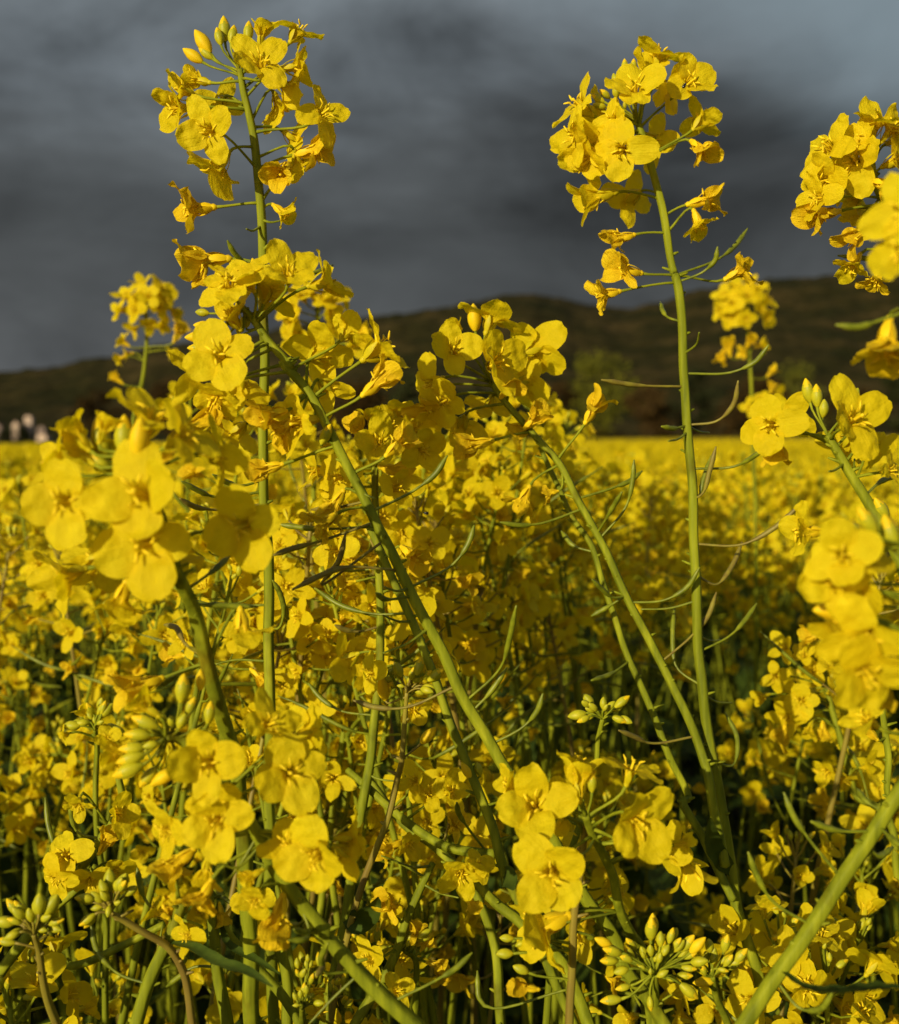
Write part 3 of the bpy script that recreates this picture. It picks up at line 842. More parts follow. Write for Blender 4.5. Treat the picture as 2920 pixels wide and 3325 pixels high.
# lower centre cluster
grow('rapeseed head of plump four-petalled flowers with one crumpled orange flower hanging beneath',
     [st([('N', 905, 560), ('N', 960, 700), ('N', 1030, 860), ('N', 1100, 1020), ('N', 1150, 1250), ('N', 1230, 1420), ('N', 1310, 1540), ('K', 320, 1180), ('K', 350, 1481)], (.335, .40), (1.2, 1.8)),
      st([('N', 905, 590), ('N', 885, 720), ('N', 860, 900), ('N', 835, 1150), ('N', 810, 1540), ('N', 800, 1790), ('N', 790, 2150)], (.35, .36), (1.0, 1.4), ground=False, name='branch', mat=M_STEMB)],
     [('N', [(o, 525, 480, 570, 120, 64, 10, (900, 620), 18), (o, 655, 965, 590, 180, 78, 40, (940, 720), 24), (o, 1270, 590, 580, 345, 68, 35, (930, 640), 24), (o, 1480, 830, 400, 355, -25, 10, (950, 650)), (h, 1660, 950, 460, 300, 0, 20, (1060, 920), -6), (h, 850, 260, 400, 90, 0, 10, (880, 550)), (o, 850, 200, 380, 88, -2, 20, (880, 550), -5), (o, 1230, 230, 420, 70, 0, 30, (930, 560)), (B, 948, 310, 155, 92, 5, 0, (935, 560)),
             (w, 540, 1390, 580, 200, 18, 0, (1115, 1275), 14), (h, 740, 630, 260, 260, 0, 10, (890, 700)), (o, 360, 350, 340, 150, -10, 10, (890, 560)), (o, 700, 440, 300, 100, -50, 0, (890, 560)), (o, 1450, 780, 360, 320, 10, 20, (1000, 780)), (w, 1640, 740, 200, 20, 0, 0, (1000, 760))]),
      ('N', [(b, 325, 1452, 100, 180, 5, 0, (820, 1500)), (b, 425, 1490, 80, 200, 5, 0, (820, 1520)), (b, 310, 1565, 125, 178, 5, 0, (815, 1545)), (b, 430, 1675, 125, 155, 5, 0, (805, 1760))])],
     [('N', [([(1120, 1275), (980, 1290), (760, 1335)], 's'), ([(990, 1395), (950, 1440), (905, 1445)],), ([(920, 590), (1010, 510)], 's'), ([(1110, 640), (860, 850)], 's')])])

# bud clusters
for lab, cx, cy, stm, buds in (
    ('dense fan of plump unopened yellow-green buds in front of the forked stem', 380, 1190, [('K', 372, 1190), ('K', 376, 1300), ('K', 384, 1481)],
     [(Y, 70, 1003, 120, 150), (B, 122, 1055, 130, 162), (B, 105, 1112, 115, 172), (B, 220, 1062, 95, 130), (b, 305, 1080, 48, 110), (b, 295, 1150, 48, 150), (b, 250, 1126, 44, 150), (B, 350, 925, 150, 92), (B, 360, 900, 130, 88), (b, 405, 985, 85, 85), (B, 465, 965, 95, 74), (b, 432, 1050, 75, 62), (B, 500, 1012, 90, 60), (B, 562, 1008, 130, 55), (Y, 622, 1020, 130, 48), (b, 378, 1098, 50, 60), (b, 418, 1188, 75, 28), (B, 545, 1200, 95, 8), (b, 355, 1115, 40, 120), (B, 570, 1290, 135, 320), (B, 345, 1362, 85, 275), (B, 115, 1342, 125, 182), (B, 185, 1268, 95, 188), (b, 470, 1218, 60, 10), (b, 345, 1175, 40, 90), (b, 420, 1110, 45, 60)]),
    ('smaller fan of oval buds beside the dense yellow-green one, leaning on the forked stem', 705, 1190, [('K', 705, 1200), ('K', 730, 1320), ('K', 800, 1481)],
     [(B, 615, 1110, 80, 112), (B, 655, 1165, 85, 105), (b, 715, 1092, 80, 86), (B, 785, 1010, 115, 78), (B, 872, 1082, 115, 52), (b, 690, 1022, 85, 92), (Y, 655, 1236, 125, 185), (b, 690, 1150, 30, 90), (b, 700, 1165, 26, 70), (B, 800, 1110, 90, 60), (b, 740, 1160, 40, 60)]),
    ('little fan of tight green buds on a bronze stalk behind the slanting stem', 1, 1, [('G', 650, 985), ('G', 635, 1200), ('G', 610, 1400), ('J', 590, 30), ('J', 530, 300), ('J', 480, 440), ('J', 330, 860), ('J', 200, 1481)], None),
    ('round tuft of green buds on a short bronze stalk in the bottom corner', 2, 2, [('I', 190, 960), ('I', 225, 1060), ('I', 255, 1200), ('I', 290, 1350), ('I', 335, 1481)], None),
    ('tuft of oblong green buds on a bowed bronze side stalk above the dark narrow leaf', 3, 3, [('I', 640, 830), ('I', 720, 870), ('I', 860, 950), ('I', 975, 1020), ('I', 1060, 1150), ('I', 1120, 1481)], None),
    ('dark green bud tuft on a stalk between the twin stems and the plump flowers', 4, 4, [('H', 60, 1140), ('H', 40, 1250), ('H', 15, 1420), ('N', 900, 200), ('N', 870, 560), ('N', 700, 1100), ('N', 650, 1700)], None),
    ('bud tuft tipped with one orange petal, in the dark gap below the soft foreground flowers', 5, 5, [('Q', 790, 1720), ('Q', 800, 1790), ('I', 560, 250), ('I', 600, 600), ('I', 620, 1481)], None),
    ('small row of yellow-green buds at the bottom edge beside the sloping thick stem', 6, 6, [('J', 40, 1390), ('J', 45, 1440), ('J', 50, 1481)], None),
    ('loose raceme of tiny buds with one spent flower, in shade under the crossing stems', 7, 7, [('J', 640, 1060), ('J', 700, 1100), ('J', 700, 1300), ('J', 690, 1481)], None)):
    rng = random.Random(lab)
    fl = []
    if buds is None:
        k, tx, ty = stm[0]
        R0 = {1: 125, 2: 165, 3: 160, 4: 130, 5: 190, 6: 95, 7: 120}[cx]
        for i in range({1: 19, 2: 21, 3: 20, 4: 18, 5: 16, 6: 9, 7: 16}[cx]):
            an = rng.uniform(-25, 205) if cx != 3 else rng.uniform(20, 260)
            ra = R0 * (rng.random() ** .6)
            ln = (34 + 62 * ra / R0) * (R0 / 125) * rng.uniform(.85, 1.15)
            fl.append((rng.choice('bbB') if ra > R0 * .5 else 'b', tx + math.cos(R(an)) * ra * 1.2, ty - math.sin(R(an)) * ra - R0 * .25, ln, an + rng.uniform(-10, 10), rng.uniform(-5, 35), 0, (tx, ty)))
        if cx == 1:
            fl += [(o, 450, 870, 260, 190, 20, 30, (645, 1060)), (Y, 510, 960, 150, 100, 10, 0, (648, 1020)), (Y, 635, 1140, 90, 90, 30, 0, (636, 1180)), (Y, 775, 1235, 130, 45, 10, 0, (620, 1380))]
        if cx == 5:
            fl += [(h, 690, 1570, 190, 120, 10, 0, (795, 1740)), (o, 900, 1790, 230, 60, 40, 20, (800, 1790)), (o, 540, 1760, 180, 200, 20, 20, (800, 1790))]
        if cx == 2:
            fl += [(B, 35, 1000, 110, 165, 5, 0, (210, 1050)), (B, 315, 840, 120, 80, 5, 0, (230, 1060))]
        if cx == 7:
            fl += [(w, 700, 950, 150, 80, 10, 0, (645, 1060)), (w, 830, 1140, 150, 350, 10, 0, (690, 1090)), (w, 760, 1000, 130, 20, 10, 0, (680, 1080))]
        sd = [(k, fl)]
        dd = {1: .41, 2: .335, 3: .345, 4: .42, 5: .46, 6: .36, 7: .42}[cx]
    else:
        sd = [('K', [(t, x, y, l, an, rng.uniform(0, 25), 0, (cx, cy)) for t, x, y, l, an in buds + [(rng.choice('bB'), cx + math.cos(R(q)) * s_ * 1.25, cy - 30 - math.sin(R(q)) * s_, 50 + .25 * s_, q) for q, s_ in [(rng.uniform(-20, 200), rng.uniform(50, 230 if cx < 500 else 130)) for _ in range(16 if cx < 500 else 8)]]])]
        dd = .36 if cx < 500 else .37
    grow(lab, [st(stm, (dd, dd + .02), (.8, 1.4), mat=M_STEMB if cx in (1, 2, 3) else M_STEM)], sd)

# thick stem crossing at the lower right
grow('stout bare stem slanting past the bud fans, carrying slim curved seed pods',
     [st([('K', 2150, -450), ('K', 1960, -120), ('K', 1790, 140), ('K', 1600, 430), ('K', 1390, 760), ('K', 1180, 1060), ('K', 1030, 1270), ('K', 880, 1490)], (.31, .32), (1.85, 2.25))],
     (), [('K', [([(1250, 890), (1040, 745), (960, 600), (915, 478)],), ([(1425, 585), (1260, 390), (1180, 270), (1122, 130)],), ([(1100, 1255), (1230, 1395), (1330, 1395), (1412, 1290)],), ([(1670, 240), (1600, 180), (1550, 110)],), ([(1690, 340), (1740, 390), (1800, 440)],), ([(1580, 440), (1680, 500), (1760, 450)],), ([(1620, 330), (1420, 350), (1280, 300)],)])],
     leaves=[('K', [(1150, 1200), (1230, 1255), (1400, 1295), (1600, 1285), (1830, 1270)], (1, 1.5, 4, 4.5, .5), (.1, -.35, 1))])

# right-hand clusters
grow('rapeseed head with a crisp wide-open flower and upright green buds beside it',
     [st([('E', 1385, 925), ('E', 1440, 1020), ('E', 1510, 1150), ('E', 1620, 1320), ('E', 1730, 1500), ('H', 1790, 190), ('H', 1900, 500), ('H', 2050, 1200), ('K', 2100, 900)], (.37, .36), (1.3, 2.2))],
     [('E', [(o, 1530, 835, 470, 60, 68, 20, (1400, 950), 20), (o, 1050, 865, 370, 190, 46, 10, (1390, 965), 10), (o, 1150, 830, 330, 60, -40, 20, (1380, 940)), (w, 1062, 1000, 240, 272, 10, 0, (1400, 970)), (B, 1262, 660, 140, 102, 5, 0, (1385, 920)), (B, 1315, 690, 130, 95, 5, 0, (1385, 920)), (b, 1355, 765, 105, 90, 10, 0, (1385, 920)), (o, 1500, 960, 340, 280, -50, 10, (1420, 990)), (o, 1740, 1130, 230, 10, 30, 10, (1530, 1180)),
             (w, 1225, 1490, 300, 188, 12, 0, (1720, 1500), 6), (b, 1545, 680, 70, 70, 0, 0, (1390, 925)), (B, 1690, 1350, 150, 120, 10, 0, (1640, 1350)), (o, 1650, 1000, 260, 340, -20, 20, (1480, 1080))])],
     [('E', [([(1460, 1085), (1420, 1125), (1385, 1132)], 's'), ([(1540, 1170), (1535, 1060)], 's'), ([(1600, 1280), (1690, 1190), (1795, 1150)],), ([(1690, 1090), (1640, 900)], 's')])])
grow('rapeseed head leaning in beside the hill crest, nodding fading flowers strung below it',
     [st([('B', 1685, 640), ('B', 1700, 720), ('B', 1735, 800), ('B', 1790, 920), ('B', 1880, 1100), ('E', 1950, 200), ('E', 2000, 900), ('H', 2100, 600), ('K', 2150, 700)], (.42, .42), (1.3, 2.3))],
     [('B', [(o, 1700, 500, 230, 88, 18, 20, (1690, 650)), (o, 1760, 520, 220, 60, 20, 20, (1690, 650)), (o, 1520, 590, 240, 165, 8, 30, (1695, 690)), (o, 1620, 640, 260, 170, 40, 10, (1695, 690)), (o, 1560, 690, 210, 200, -10, 20, (1700, 710)), (o, 1480, 790, 180, 190, 5, 20, (1715, 800)), (w, 1480, 860, 190, 200, 12, 0, (1735, 822)), (o, 1620, 790, 220, 220, -45, 20, (1710, 740)), (w, 1745, 750, 170, 300, 45, 0, (1715, 740), 15), (o, 1670, 870, 200, 250, -30, 10, (1720, 780)),
             (w, 1620, 945, 170, 215, 5, 0, (1740, 830)), (w, 1605, 1075, 150, 235, 5, 0, (1830, 1040)), (w, 1700, 1130, 140, 250, 10, 0, (1850, 1060)), (o, 1780, 640, 230, 20, 30, 10, (1700, 700)), (o, 1790, 560, 200, 20, -10, 10, (1690, 660)), (b, 1700, 590, 45, 80, 20), (b, 1680, 600, 40, 110, 20), (o, 1640, 560, 180, 140, 20, 20, (1690, 660)), (o, 1500, 720, 200, 195, 10, 20, (1705, 730))])],
     [('B', [([(1740, 830), (1660, 830), (1600, 832)], 's'), ([(1840, 1030), (1740, 1042), (1650, 1030), (1550, 1020)],)])])
grow('very close blurred rapeseed stalk with large soft flowers at the frame edge',
     [st([('E', 1900, -330), ('E', 1930, 100), ('E', 1960, 600), ('H', 1950, 0), ('H', 1920, 500), ('H', 1930, 1000), ('K', 2000, 300), ('K', 2100, 1200)], (.262, .275), (1.6, 2.4))],
     [('B', [(o, 1830, 850, 330, 170, 40, 20, (1900, 950)), (o, 1810, 1010, 300, 190, 40, 10, (1900, 1100))]),
      ('E', [(w, 1715, 430, 430, 255, 15, 0, (1930, 250), -25), (B, 1610, 1420, 190, 125, 10, 0, (1930, 1560)), (B, 1520, 1480, 200, 135, 10, 0, (1940, 1590)), (B, 1740, 1490, 220, 110, 5, 0, (1940, 1600))]),
      ('H', [(o, 1470, 190, 400, 150, 48, 20, (1930, 300)), (o, 1430, 350, 430, 165, 40, 10, (1930, 420)), (Y, 1425, 500, 270, 178, 5, 0, (1920, 515)), (o, 1580, 430, 360, 190, 20, 20, (1925, 500)), (o, 1610, 660, 540, 230, 40, 30, (1920, 680)), (o, 1600, 860, 480, 265, 58, 20, (1925, 800)), (h, 1460, 640, 420, 200, 20, 10, (1925, 700)), (o, 1600, 230, 360, 60, 20, 20, (1930, 350)), (w, 1640, 980, 380, 262, 20, 0, (1928, 850)), (o, 1770, 700, 420, 20, -20, 20, (1925, 760)), (w, 1590, 1130, 270, 145, 20, 0, (1935, 1280), -40)])],
     [('E', [([(1920, 150), (1665, 258), (1560, 290), (1425, 278)],)])])
grow('softly blurred rapeseed head standing just below the large frame-edge blooms',
     [st([('H', 1345, 830), ('H', 1365, 930), ('H', 1400, 1090), ('H', 1450, 1260), ('H', 1510, 1440), ('H', 1570, 1610), ('K', 1640, 200), ('K', 1800, 700), ('K', 1900, 1300)], (.56, .54), (1.3, 2.0))],
     [('H', [(o, 1130, 720, 190, 150, 35, 20, (1350, 900)), (o, 1240, 770, 170, 130, 30, 20, (1350, 880)), (o, 1075, 890, 180, 190, 40, 20, (1360, 960)), (h, 990, 1010, 130, 190, 20, 0, (1390, 1060)), (o, 1390, 810, 200, 80, 45, 20, (1350, 850)), (o, 1300, 860, 170, 120, 50, 20, (1350, 880)), (o, 1230, 1030, 210, 200, 45, 20, (1385, 1020)), (o, 1140, 1130, 220, 205, 30, 20, (1400, 1090)), (w, 1110, 1230, 200, 225, 20, 0, (1420, 1180)), (h, 1270, 1210, 140, 240, 30, 0, (1430, 1200)),
             (w, 1350, 1215, 140, 260, 20, 0, (1440, 1210)), (o, 1410, 985, 170, 20, 40, 20, (1380, 1000)), (o, 1190, 1010, 190, 170, 20, 20, (1370, 980)), (b, 1230, 670, 70, 100, 10, 0, (1345, 840)), (b, 1280, 665, 70, 80, 10, 0, (1345, 840)), (B, 1340, 860, 80, 95, 20), (b, 1170, 965, 90, 170, 10, 0, (1360, 960)), (b, 1270, 980, 90, 170, 10, 0, (1360, 960)), (o, 1320, 740, 180, 110, 20, 10, (1348, 850)),
             (w, 1370, 1455, 160, 200, 30, 0, (1520, 1480)), (w, 1480, 1505, 160, 310, 30, 0, (1530, 1500)), (o, 1610, 1420, 200, 30, 40, 10, (1520, 1450))])],
     [('H', [([(1640, 1580), (1560, 1420), (1490, 1290)],), ([(1360, 960), (1430, 920), (1470, 890)], 's')])], detail=False)
grow('slim pale stem at the frame edge rising from behind the stout bare stem',
     [st([('H', 1700, 1080), ('H', 1730, 1350), ('H', 1760, 1600), ('K', 1780, 160), ('K', 1820, 700), ('K', 1850, 1400)], (.40, .40), (1.0, 1.7))],
     [('H', [(w, 1600, 1200, 200, 140, 10, 0, (1710, 1260)), (o, 1740, 740, 400, 10, -55, 20, (1705, 1090)), (o, 1700, 960, 300, 100, -30, 10, (1705, 1090))])], [('H', [([(1790, 1300), (1680, 1225)], 's')])])

# narrow dark leaves with their stem at the lower left
grow('pale stem low in the crop with a long dark leaf across its neighbours',
     [st([('I', 1080, 760), ('I', 1030, 880), ('I', 970, 1020), ('I', 900, 1170), ('I', 850, 1300), ('I', 795, 1490)], (.36, .36), (1.8, 2.2))],
     [('I', [(o, 1110, 960, 260, 200, 20, 20, (1040, 860)), (w, 900, 820, 200, 150, 10, 0, (1010, 900))])],
     [('I', [([(995, 890), (850, 760), (815, 660), (800, 570)],), ([(860, 1240), (680, 1180), (570, 1060), (530, 900)],), ([(980, 1040), (1040, 1130), (1090, 1100)],), ([(730, 1150), (950, 900)], 's')])],
     leaves=[('I', [(975, 1000), (1120, 1030), (1280, 1120), (1450, 1180), (1590, 1265)], (.8, 1.9, 2.1, 1.7, .3), (.15, -.5, 1))])
grow('pale green stem standing beside the long dark leaf, forked near the bottom edge',
     [st([('I', 1215, 700), ('I', 1235, 860), ('I', 1250, 1000), ('I', 1265, 1200), ('I', 1320, 1490)], (.38, .38), (1.4, 2.2)),
      st([('I', 1180, 700), ('I', 1260, 850), ('I', 1370, 1010), ('I', 1480, 1140), ('I', 1640, 1320), ('I', 1800, 1560)], (.385, .385), (1.2, 1.8), ground=False, name='branch'), st([('I', 1580, 900), ('I', 1630, 1040), ('I', 1665, 1200), ('I', 1680, 1490)], (.40, .40), (1.8, 2.1), ground=True, name='branch')],
     [('I', [(o, 1480, 740, 280, 200, 50, 20, (1300, 900)), (w, 1290, 850, 150, 280, 10)])], [('I', [([(1240, 1150), (1130, 1150), (1040, 1210), (970, 1265)],), ([(1440, 870), (1300, 740), (1220, 640)],)])],
     leaves=[('I', [(1290, 900), (1330, 1010), (1480, 1100), (1630, 1190)], (.7, 1.4, 1.6, .3), (.3, -.6, 1))])
grow('pair of crossing stems with open flowers, above the tuft of oblong buds',
     [st([('F', 700, 1480), ('I', 715, 170), ('I', 600, 380), ('I', 480, 560), ('I', 350, 720), ('I', 250, 860), ('I', 60, 1100), ('I', -150, 1400)], (.40, .40), (1.2, 2.1)), st([('I', 560, 560), ('I', 440, 700), ('I', 330, 800), ('I', 220, 960)], (.41, .41), (1.2, 1.6), ground=False, name='branch'), st([('I', 950, 900), ('I', 700, 1030), ('I', 480, 1130), ('I', 250, 1165), ('I', 0, 1170)], (.42, .42), (1.3, 1.6), ground=False, name='branch')],
     [('I', [(o, 390, 500, 300, 120, 50, 20, (470, 580)), (o, 340, 620, 280, 230, 40, 20, (380, 680)), (o, 520, 640, 230, 300, 40, 20, (450, 590)), (w, 620, 420, 180, 60, 10, 0, (560, 450)), (o, 690, 250, 260, 20, 30, 10, (690, 210)), (o, 460, 200, 200, 270, 30, 10, (640, 320)), (o, 660, 590, 240, 330, 30, 10, (520, 620))])],
     [('I', [([(410, 590), (330, 470), (285, 330), (265, 160)],), ([(540, 380), (450, 360), (415, 250), (420, 140)],)])])
grow('striped half-shaded flower with a crumpled one below, beside the plump low flowers',
     [st([('J', 980, 590), ('J', 1060, 670), ('J', 1180, 790), ('J', 1290, 870), ('J', 1400, 980), ('J', 1560, 1130), ('J', 1650, 1330), ('J', 1700, 1481)], (.40, .39), (1.5, 2.3)), st([('J', 800, 540), ('J', 740, 680), ('J', 660, 860), ('J', 590, 1050), ('J', 500, 1240), ('J', 350, 1481)], (.42, .41), (1.2, 1.9), name='branch')],
     [('J', [(o, 970, 600, 300, 230, 50, 20, (1000, 600), 10), (w, 1040, 800, 190, 300, 10, 0, (985, 620)), (o, 1060, 560, 220, 40, 30, 10, (1000, 600)), (w, 545, 780, 200, 150, 30, 0, (640, 900)), (o, 440, 1110, 260, 160, 40, 20, (600, 1040)), (w, 575, 830, 140, 330, 10, 0, (630, 900)), (o, 590, 1290, 230, 40, 40, 20, (500, 1240))])],
     [('J', [([(780, 560), (600, 540)], 's'), ([(780, 690), (950, 745)], 's'), ([(1085, 1481), (1070, 1330), (1060, 1170)],), ([(740, 620), (600, 540), (500, 500)], 's')])])
grow('long stem bowing low from the centre with yellow crumpled tips, behind the plump low flowers',
     [st([('J', 300, 0), ('J', 420, 100), ('J', 560, 230), ('J', 720, 360), ('J', 860, 440), ('J', 1010, 475), ('J', 1150, 490)], (.45, .42), (1.4, 2.0), ground=False), st([('J', 440, 60), ('J', 640, 330), ('J', 800, 440), ('J', 930, 560), ('J', 1010, 660), ('J', 1150, 1000), ('J', 1200, 1481)], (.46, .44), (1.5, 2.0), name='branch')],
     [('J', [(o, 660, 430, 200, 330, 30, 10, (720, 380)), (w, 540, 460, 220, 200, 30, 0, (680, 350)), (w, 930, 320, 180, 60, 30, 0, (840, 430)), (o, 780, 140, 240, 100, 50, 20, (600, 260)), (o, 900, 130, 230, 40, 40, 20, (640, 290)), (o, 700, 60, 220, 140, 40, 10, (560, 230))])],
     [('J', [([(1120, 410), (1000, 330), (950, 250), (940, 190)],), ([(860, 430), (900, 300), (960, 220)], 'b')])])

# small blurred stalks against the sky
for lab, stm, dd, heads, rad in (
    ('small blurred rapeseed stalk against the storm sky above the village houses', [('C', 853, 120), ('C', 858, 300), ('C', 845, 520), ('C', 800, 720), ('C', 760, 1000), ('C', 740, 1400)], .80,
     [(o, 830, 45, 150, 90, 30), (o, 745, 110, 170, 140, 20), (o, 935, 60, 160, 40, 20), (o, 925, 165, 190, 0, 20), (o, 700, 190, 150, 190, 20), (o, 790, 190, 170, 200, 40), (h, 1020, 205, 130, 320, 10), (o, 880, 275, 140, 280, 30), (o, 945, 280, 120, 320, 20), (o, 785, 300, 140, 215, 20), (o, 870, 110, 160, 90, 60), (w, 710, 375, 110, 150, 10, 0, (850, 405)), (w, 690, 475, 100, 200, 10, 0, (850, 480)), (w, 735, 450, 90, 190, 10, 0, (850, 480)), (w, 680, 590, 100, 140, 10, 0, (800, 640)), (w, 1045, 320, 140, 60, 10, 0, (860, 400)), (w, 995, 440, 90, 200, 10, 0, (860, 430)), (o, 800, 120, 150, 120, 50), (o, 960, 120, 150, 20, 40)], 1),
    ('blurred rapeseed stalk rising in front of the wooded hill beside the branching plant', [('E', 910, 130), ('E', 915, 300), ('E', 928, 500), ('E', 938, 750), ('E', 950, 1100), ('E', 960, 1500)], 1.0,
     [(o, 780, 100, 140, 150, 30), (o, 850, 70, 150, 110, 30), (o, 960, 70, 150, 70, 30), (o, 1020, 130, 140, 20, 20), (o, 820, 150, 150, 180, 50), (o, 910, 110, 150, 90, 60), (o, 990, 190, 150, 350, 40), (o, 815, 225, 160, 210, 40), (o, 905, 240, 120, 270, 50), (o, 1030, 240, 130, 320, 30), (o, 745, 190, 120, 190, 10), (w, 800, 400, 130, 100, 10, 0, (920, 480)), (w, 760, 460, 110, 240, 10, 0, (920, 480)), (w, 930, 370, 110, 60, 30), (w, 1005, 390, 110, 20, 10, 0, (920, 440)), (w, 880, 440, 80, 200, 30), (o, 920, 40, 130, 90, 20), (w, 1055, 550, 90, 45, 10, 0, (930, 600)), (w, 1055, 640, 80, 80, 10, 0, (935, 680)), (o, 1080, 700, 150, 20, 30, 0, (938, 760)), (o, 980, 710, 130, 120, 30, 0, (938, 760)), (o, 920, 760, 110, 180, 30, 0, (938, 790))], 1),
    ('blurred rapeseed head half hidden behind the crossing of the slanting stem and tallest stalk', [('D', 232, 170), ('D', 235, 300), ('D', 225, 600), ('D', 215, 1000), ('D', 215, 1500)], .68,
     [(o, 330, 130, 190, 40, 30), (o, 380, 110, 150, 20, 10), (o, 310, 210, 170, 350, 40), (o, 270, 130, 170, 90, 40), (o, 150, 110, 190, 120, 30), (o, 90, 180, 200, 170, 40), (o, 80, 260, 190, 200, 30), (o, 130, 330, 190, 230, 40), (o, 380, 270, 170, 330, 30), (o, 330, 290, 150, 300, 30), (o, 200, 90, 170, 100, 20), (w, 480, 340, 170, 10, 10), (o, 440, 400, 180, 340, 20), (o, 110, 400, 200, 220, 20)], 1)):
    grow(lab, [st(stm, (dd, dd * 1.02), (1.2, 1.8))], [(stm[0][0], heads)], (), detail=False)


# ================================================================== racemes grown by rule (plants of the crop behind)
HEADM = [M_PETAL, M_SEPAL, M_STAMEN, M_WILT, M_BUDY, M_STEM, M_BUD]


def raceme(rng, tip, axis, size, n_open, n_wilt, n_bud, n_pod):
    """entries (kind, matrix, foot on the stem, size) hanging round the last stretch of a stem that ends at tip"""
    out = []
    axis = axis.normalized()
    u = axis.orthogonal().normalized()
    v = axis.cross(u)
    ph = rng.uniform(0, 6.28)
    tot = n_bud + n_open + n_wilt + n_pod
    gap = 14 * size * mm
    s = 0
    for i in range(tot):
        ph += 2.4 + rng.uniform(-.3, .3)
        dirp = u * math.cos(ph) + v * math.sin(ph)
        if i < n_bud:
            s += .5 * mm * size
            el, pl, kind = rng.uniform(.1, 1.1) * (i + 1) / n_bud, rng.uniform(6, 13), 'b' if i < n_bud * .6 else 'B'
            sz = size * (.45 + .5 * i / max(1, n_bud)) * rng.uniform(.85, 1.15)
        elif i < n_bud + n_open:
            s += rng.uniform(2.2, 3.8) * mm * size
            k = (i - n_bud) / max(1, n_open)
            el, pl, kind = .75 + .6 * k + rng.uniform(-.2, .2), rng.uniform(13, 19), 'o' if rng.random() > .24 else 'h'
            sz = size * rng.uniform(.74, 1.08)
        elif i < n_bud + n_open + n_wilt:
            s += rng.uniform(4, 8) * mm * size
            el, pl, kind = 1.4 + rng.uniform(-.2, .3), rng.uniform(16, 22), 'w'
            sz = size * rng.uniform(.7, 1.0)
        else:
            s += rng.uniform(8, 15) * mm * size
            el, pl, kind = 1.25 + rng.uniform(-.3, .3), rng.uniform(15, 22), 'p'
            sz = size
        foot = tip - axis * s
        d = (axis * math.cos(el) + dirp * math.sin(el)).normalized()
        org = foot + d * pl * mm * size
        fa = (d + Vector((rng.uniform(-.6, .6), rng.uniform(-.6, .6), rng.uniform(-.5, .5)))).normalized()
        M = Matrix.Translation(org) @ basis(fa, rng.uniform(0, 90)).to_4x4() @ Matrix.Scale(sz, 4)
        out.append((kind, M, foot, org, fa, sz))
    return out


POD_MB = []
for i in range(3):
    b_ = MB()
    r_ = random.Random(40 + i)
    c_ = bez(Vector((0, 0, 0)), Vector((.0, 0, .012)), Vector((r_.uniform(.002, .008), 0, .022)), Vector((r_.uniform(.006, .016), 0, .038)), 7)
    tube(b_, c_, [.6 * mm, .9 * mm, 1.0 * mm, 1.05 * mm, 1.0 * mm, .9 * mm, .45 * mm, .25 * mm], 6)
    POD_MB.append(b_)
POD_ME = [b_.mesh('seed_pod', [M_POD]) for b_ in POD_MB]


def add_head(mb, rng, entries, fine=True):
    """merge a raceme into one mesh"""
    for kind, M, foot, org, fa, sz in entries:
        if kind in 'ohw':
            v = rng.choice(FLOWERS[kind])
            mb.merge(v['lowmb'], M, {0: 3 if v['wilt'] else 0, 1: 4 if kind == 'w' else 1, 2: 2})
        elif kind == 'p':
            mb.merge(rng.choice(POD_MB), M, {0: 5})
        else:
            mb.merge(rng.choice(BUDS[kind])[1], M, {0: 6, 1: 4})
        tube(mb, [foot, foot * .4 + org * .6 + Vector((0, 0, -.001)), org], [.6 * mm, .5 * mm, .55 * mm], 3, 5, cap=False)


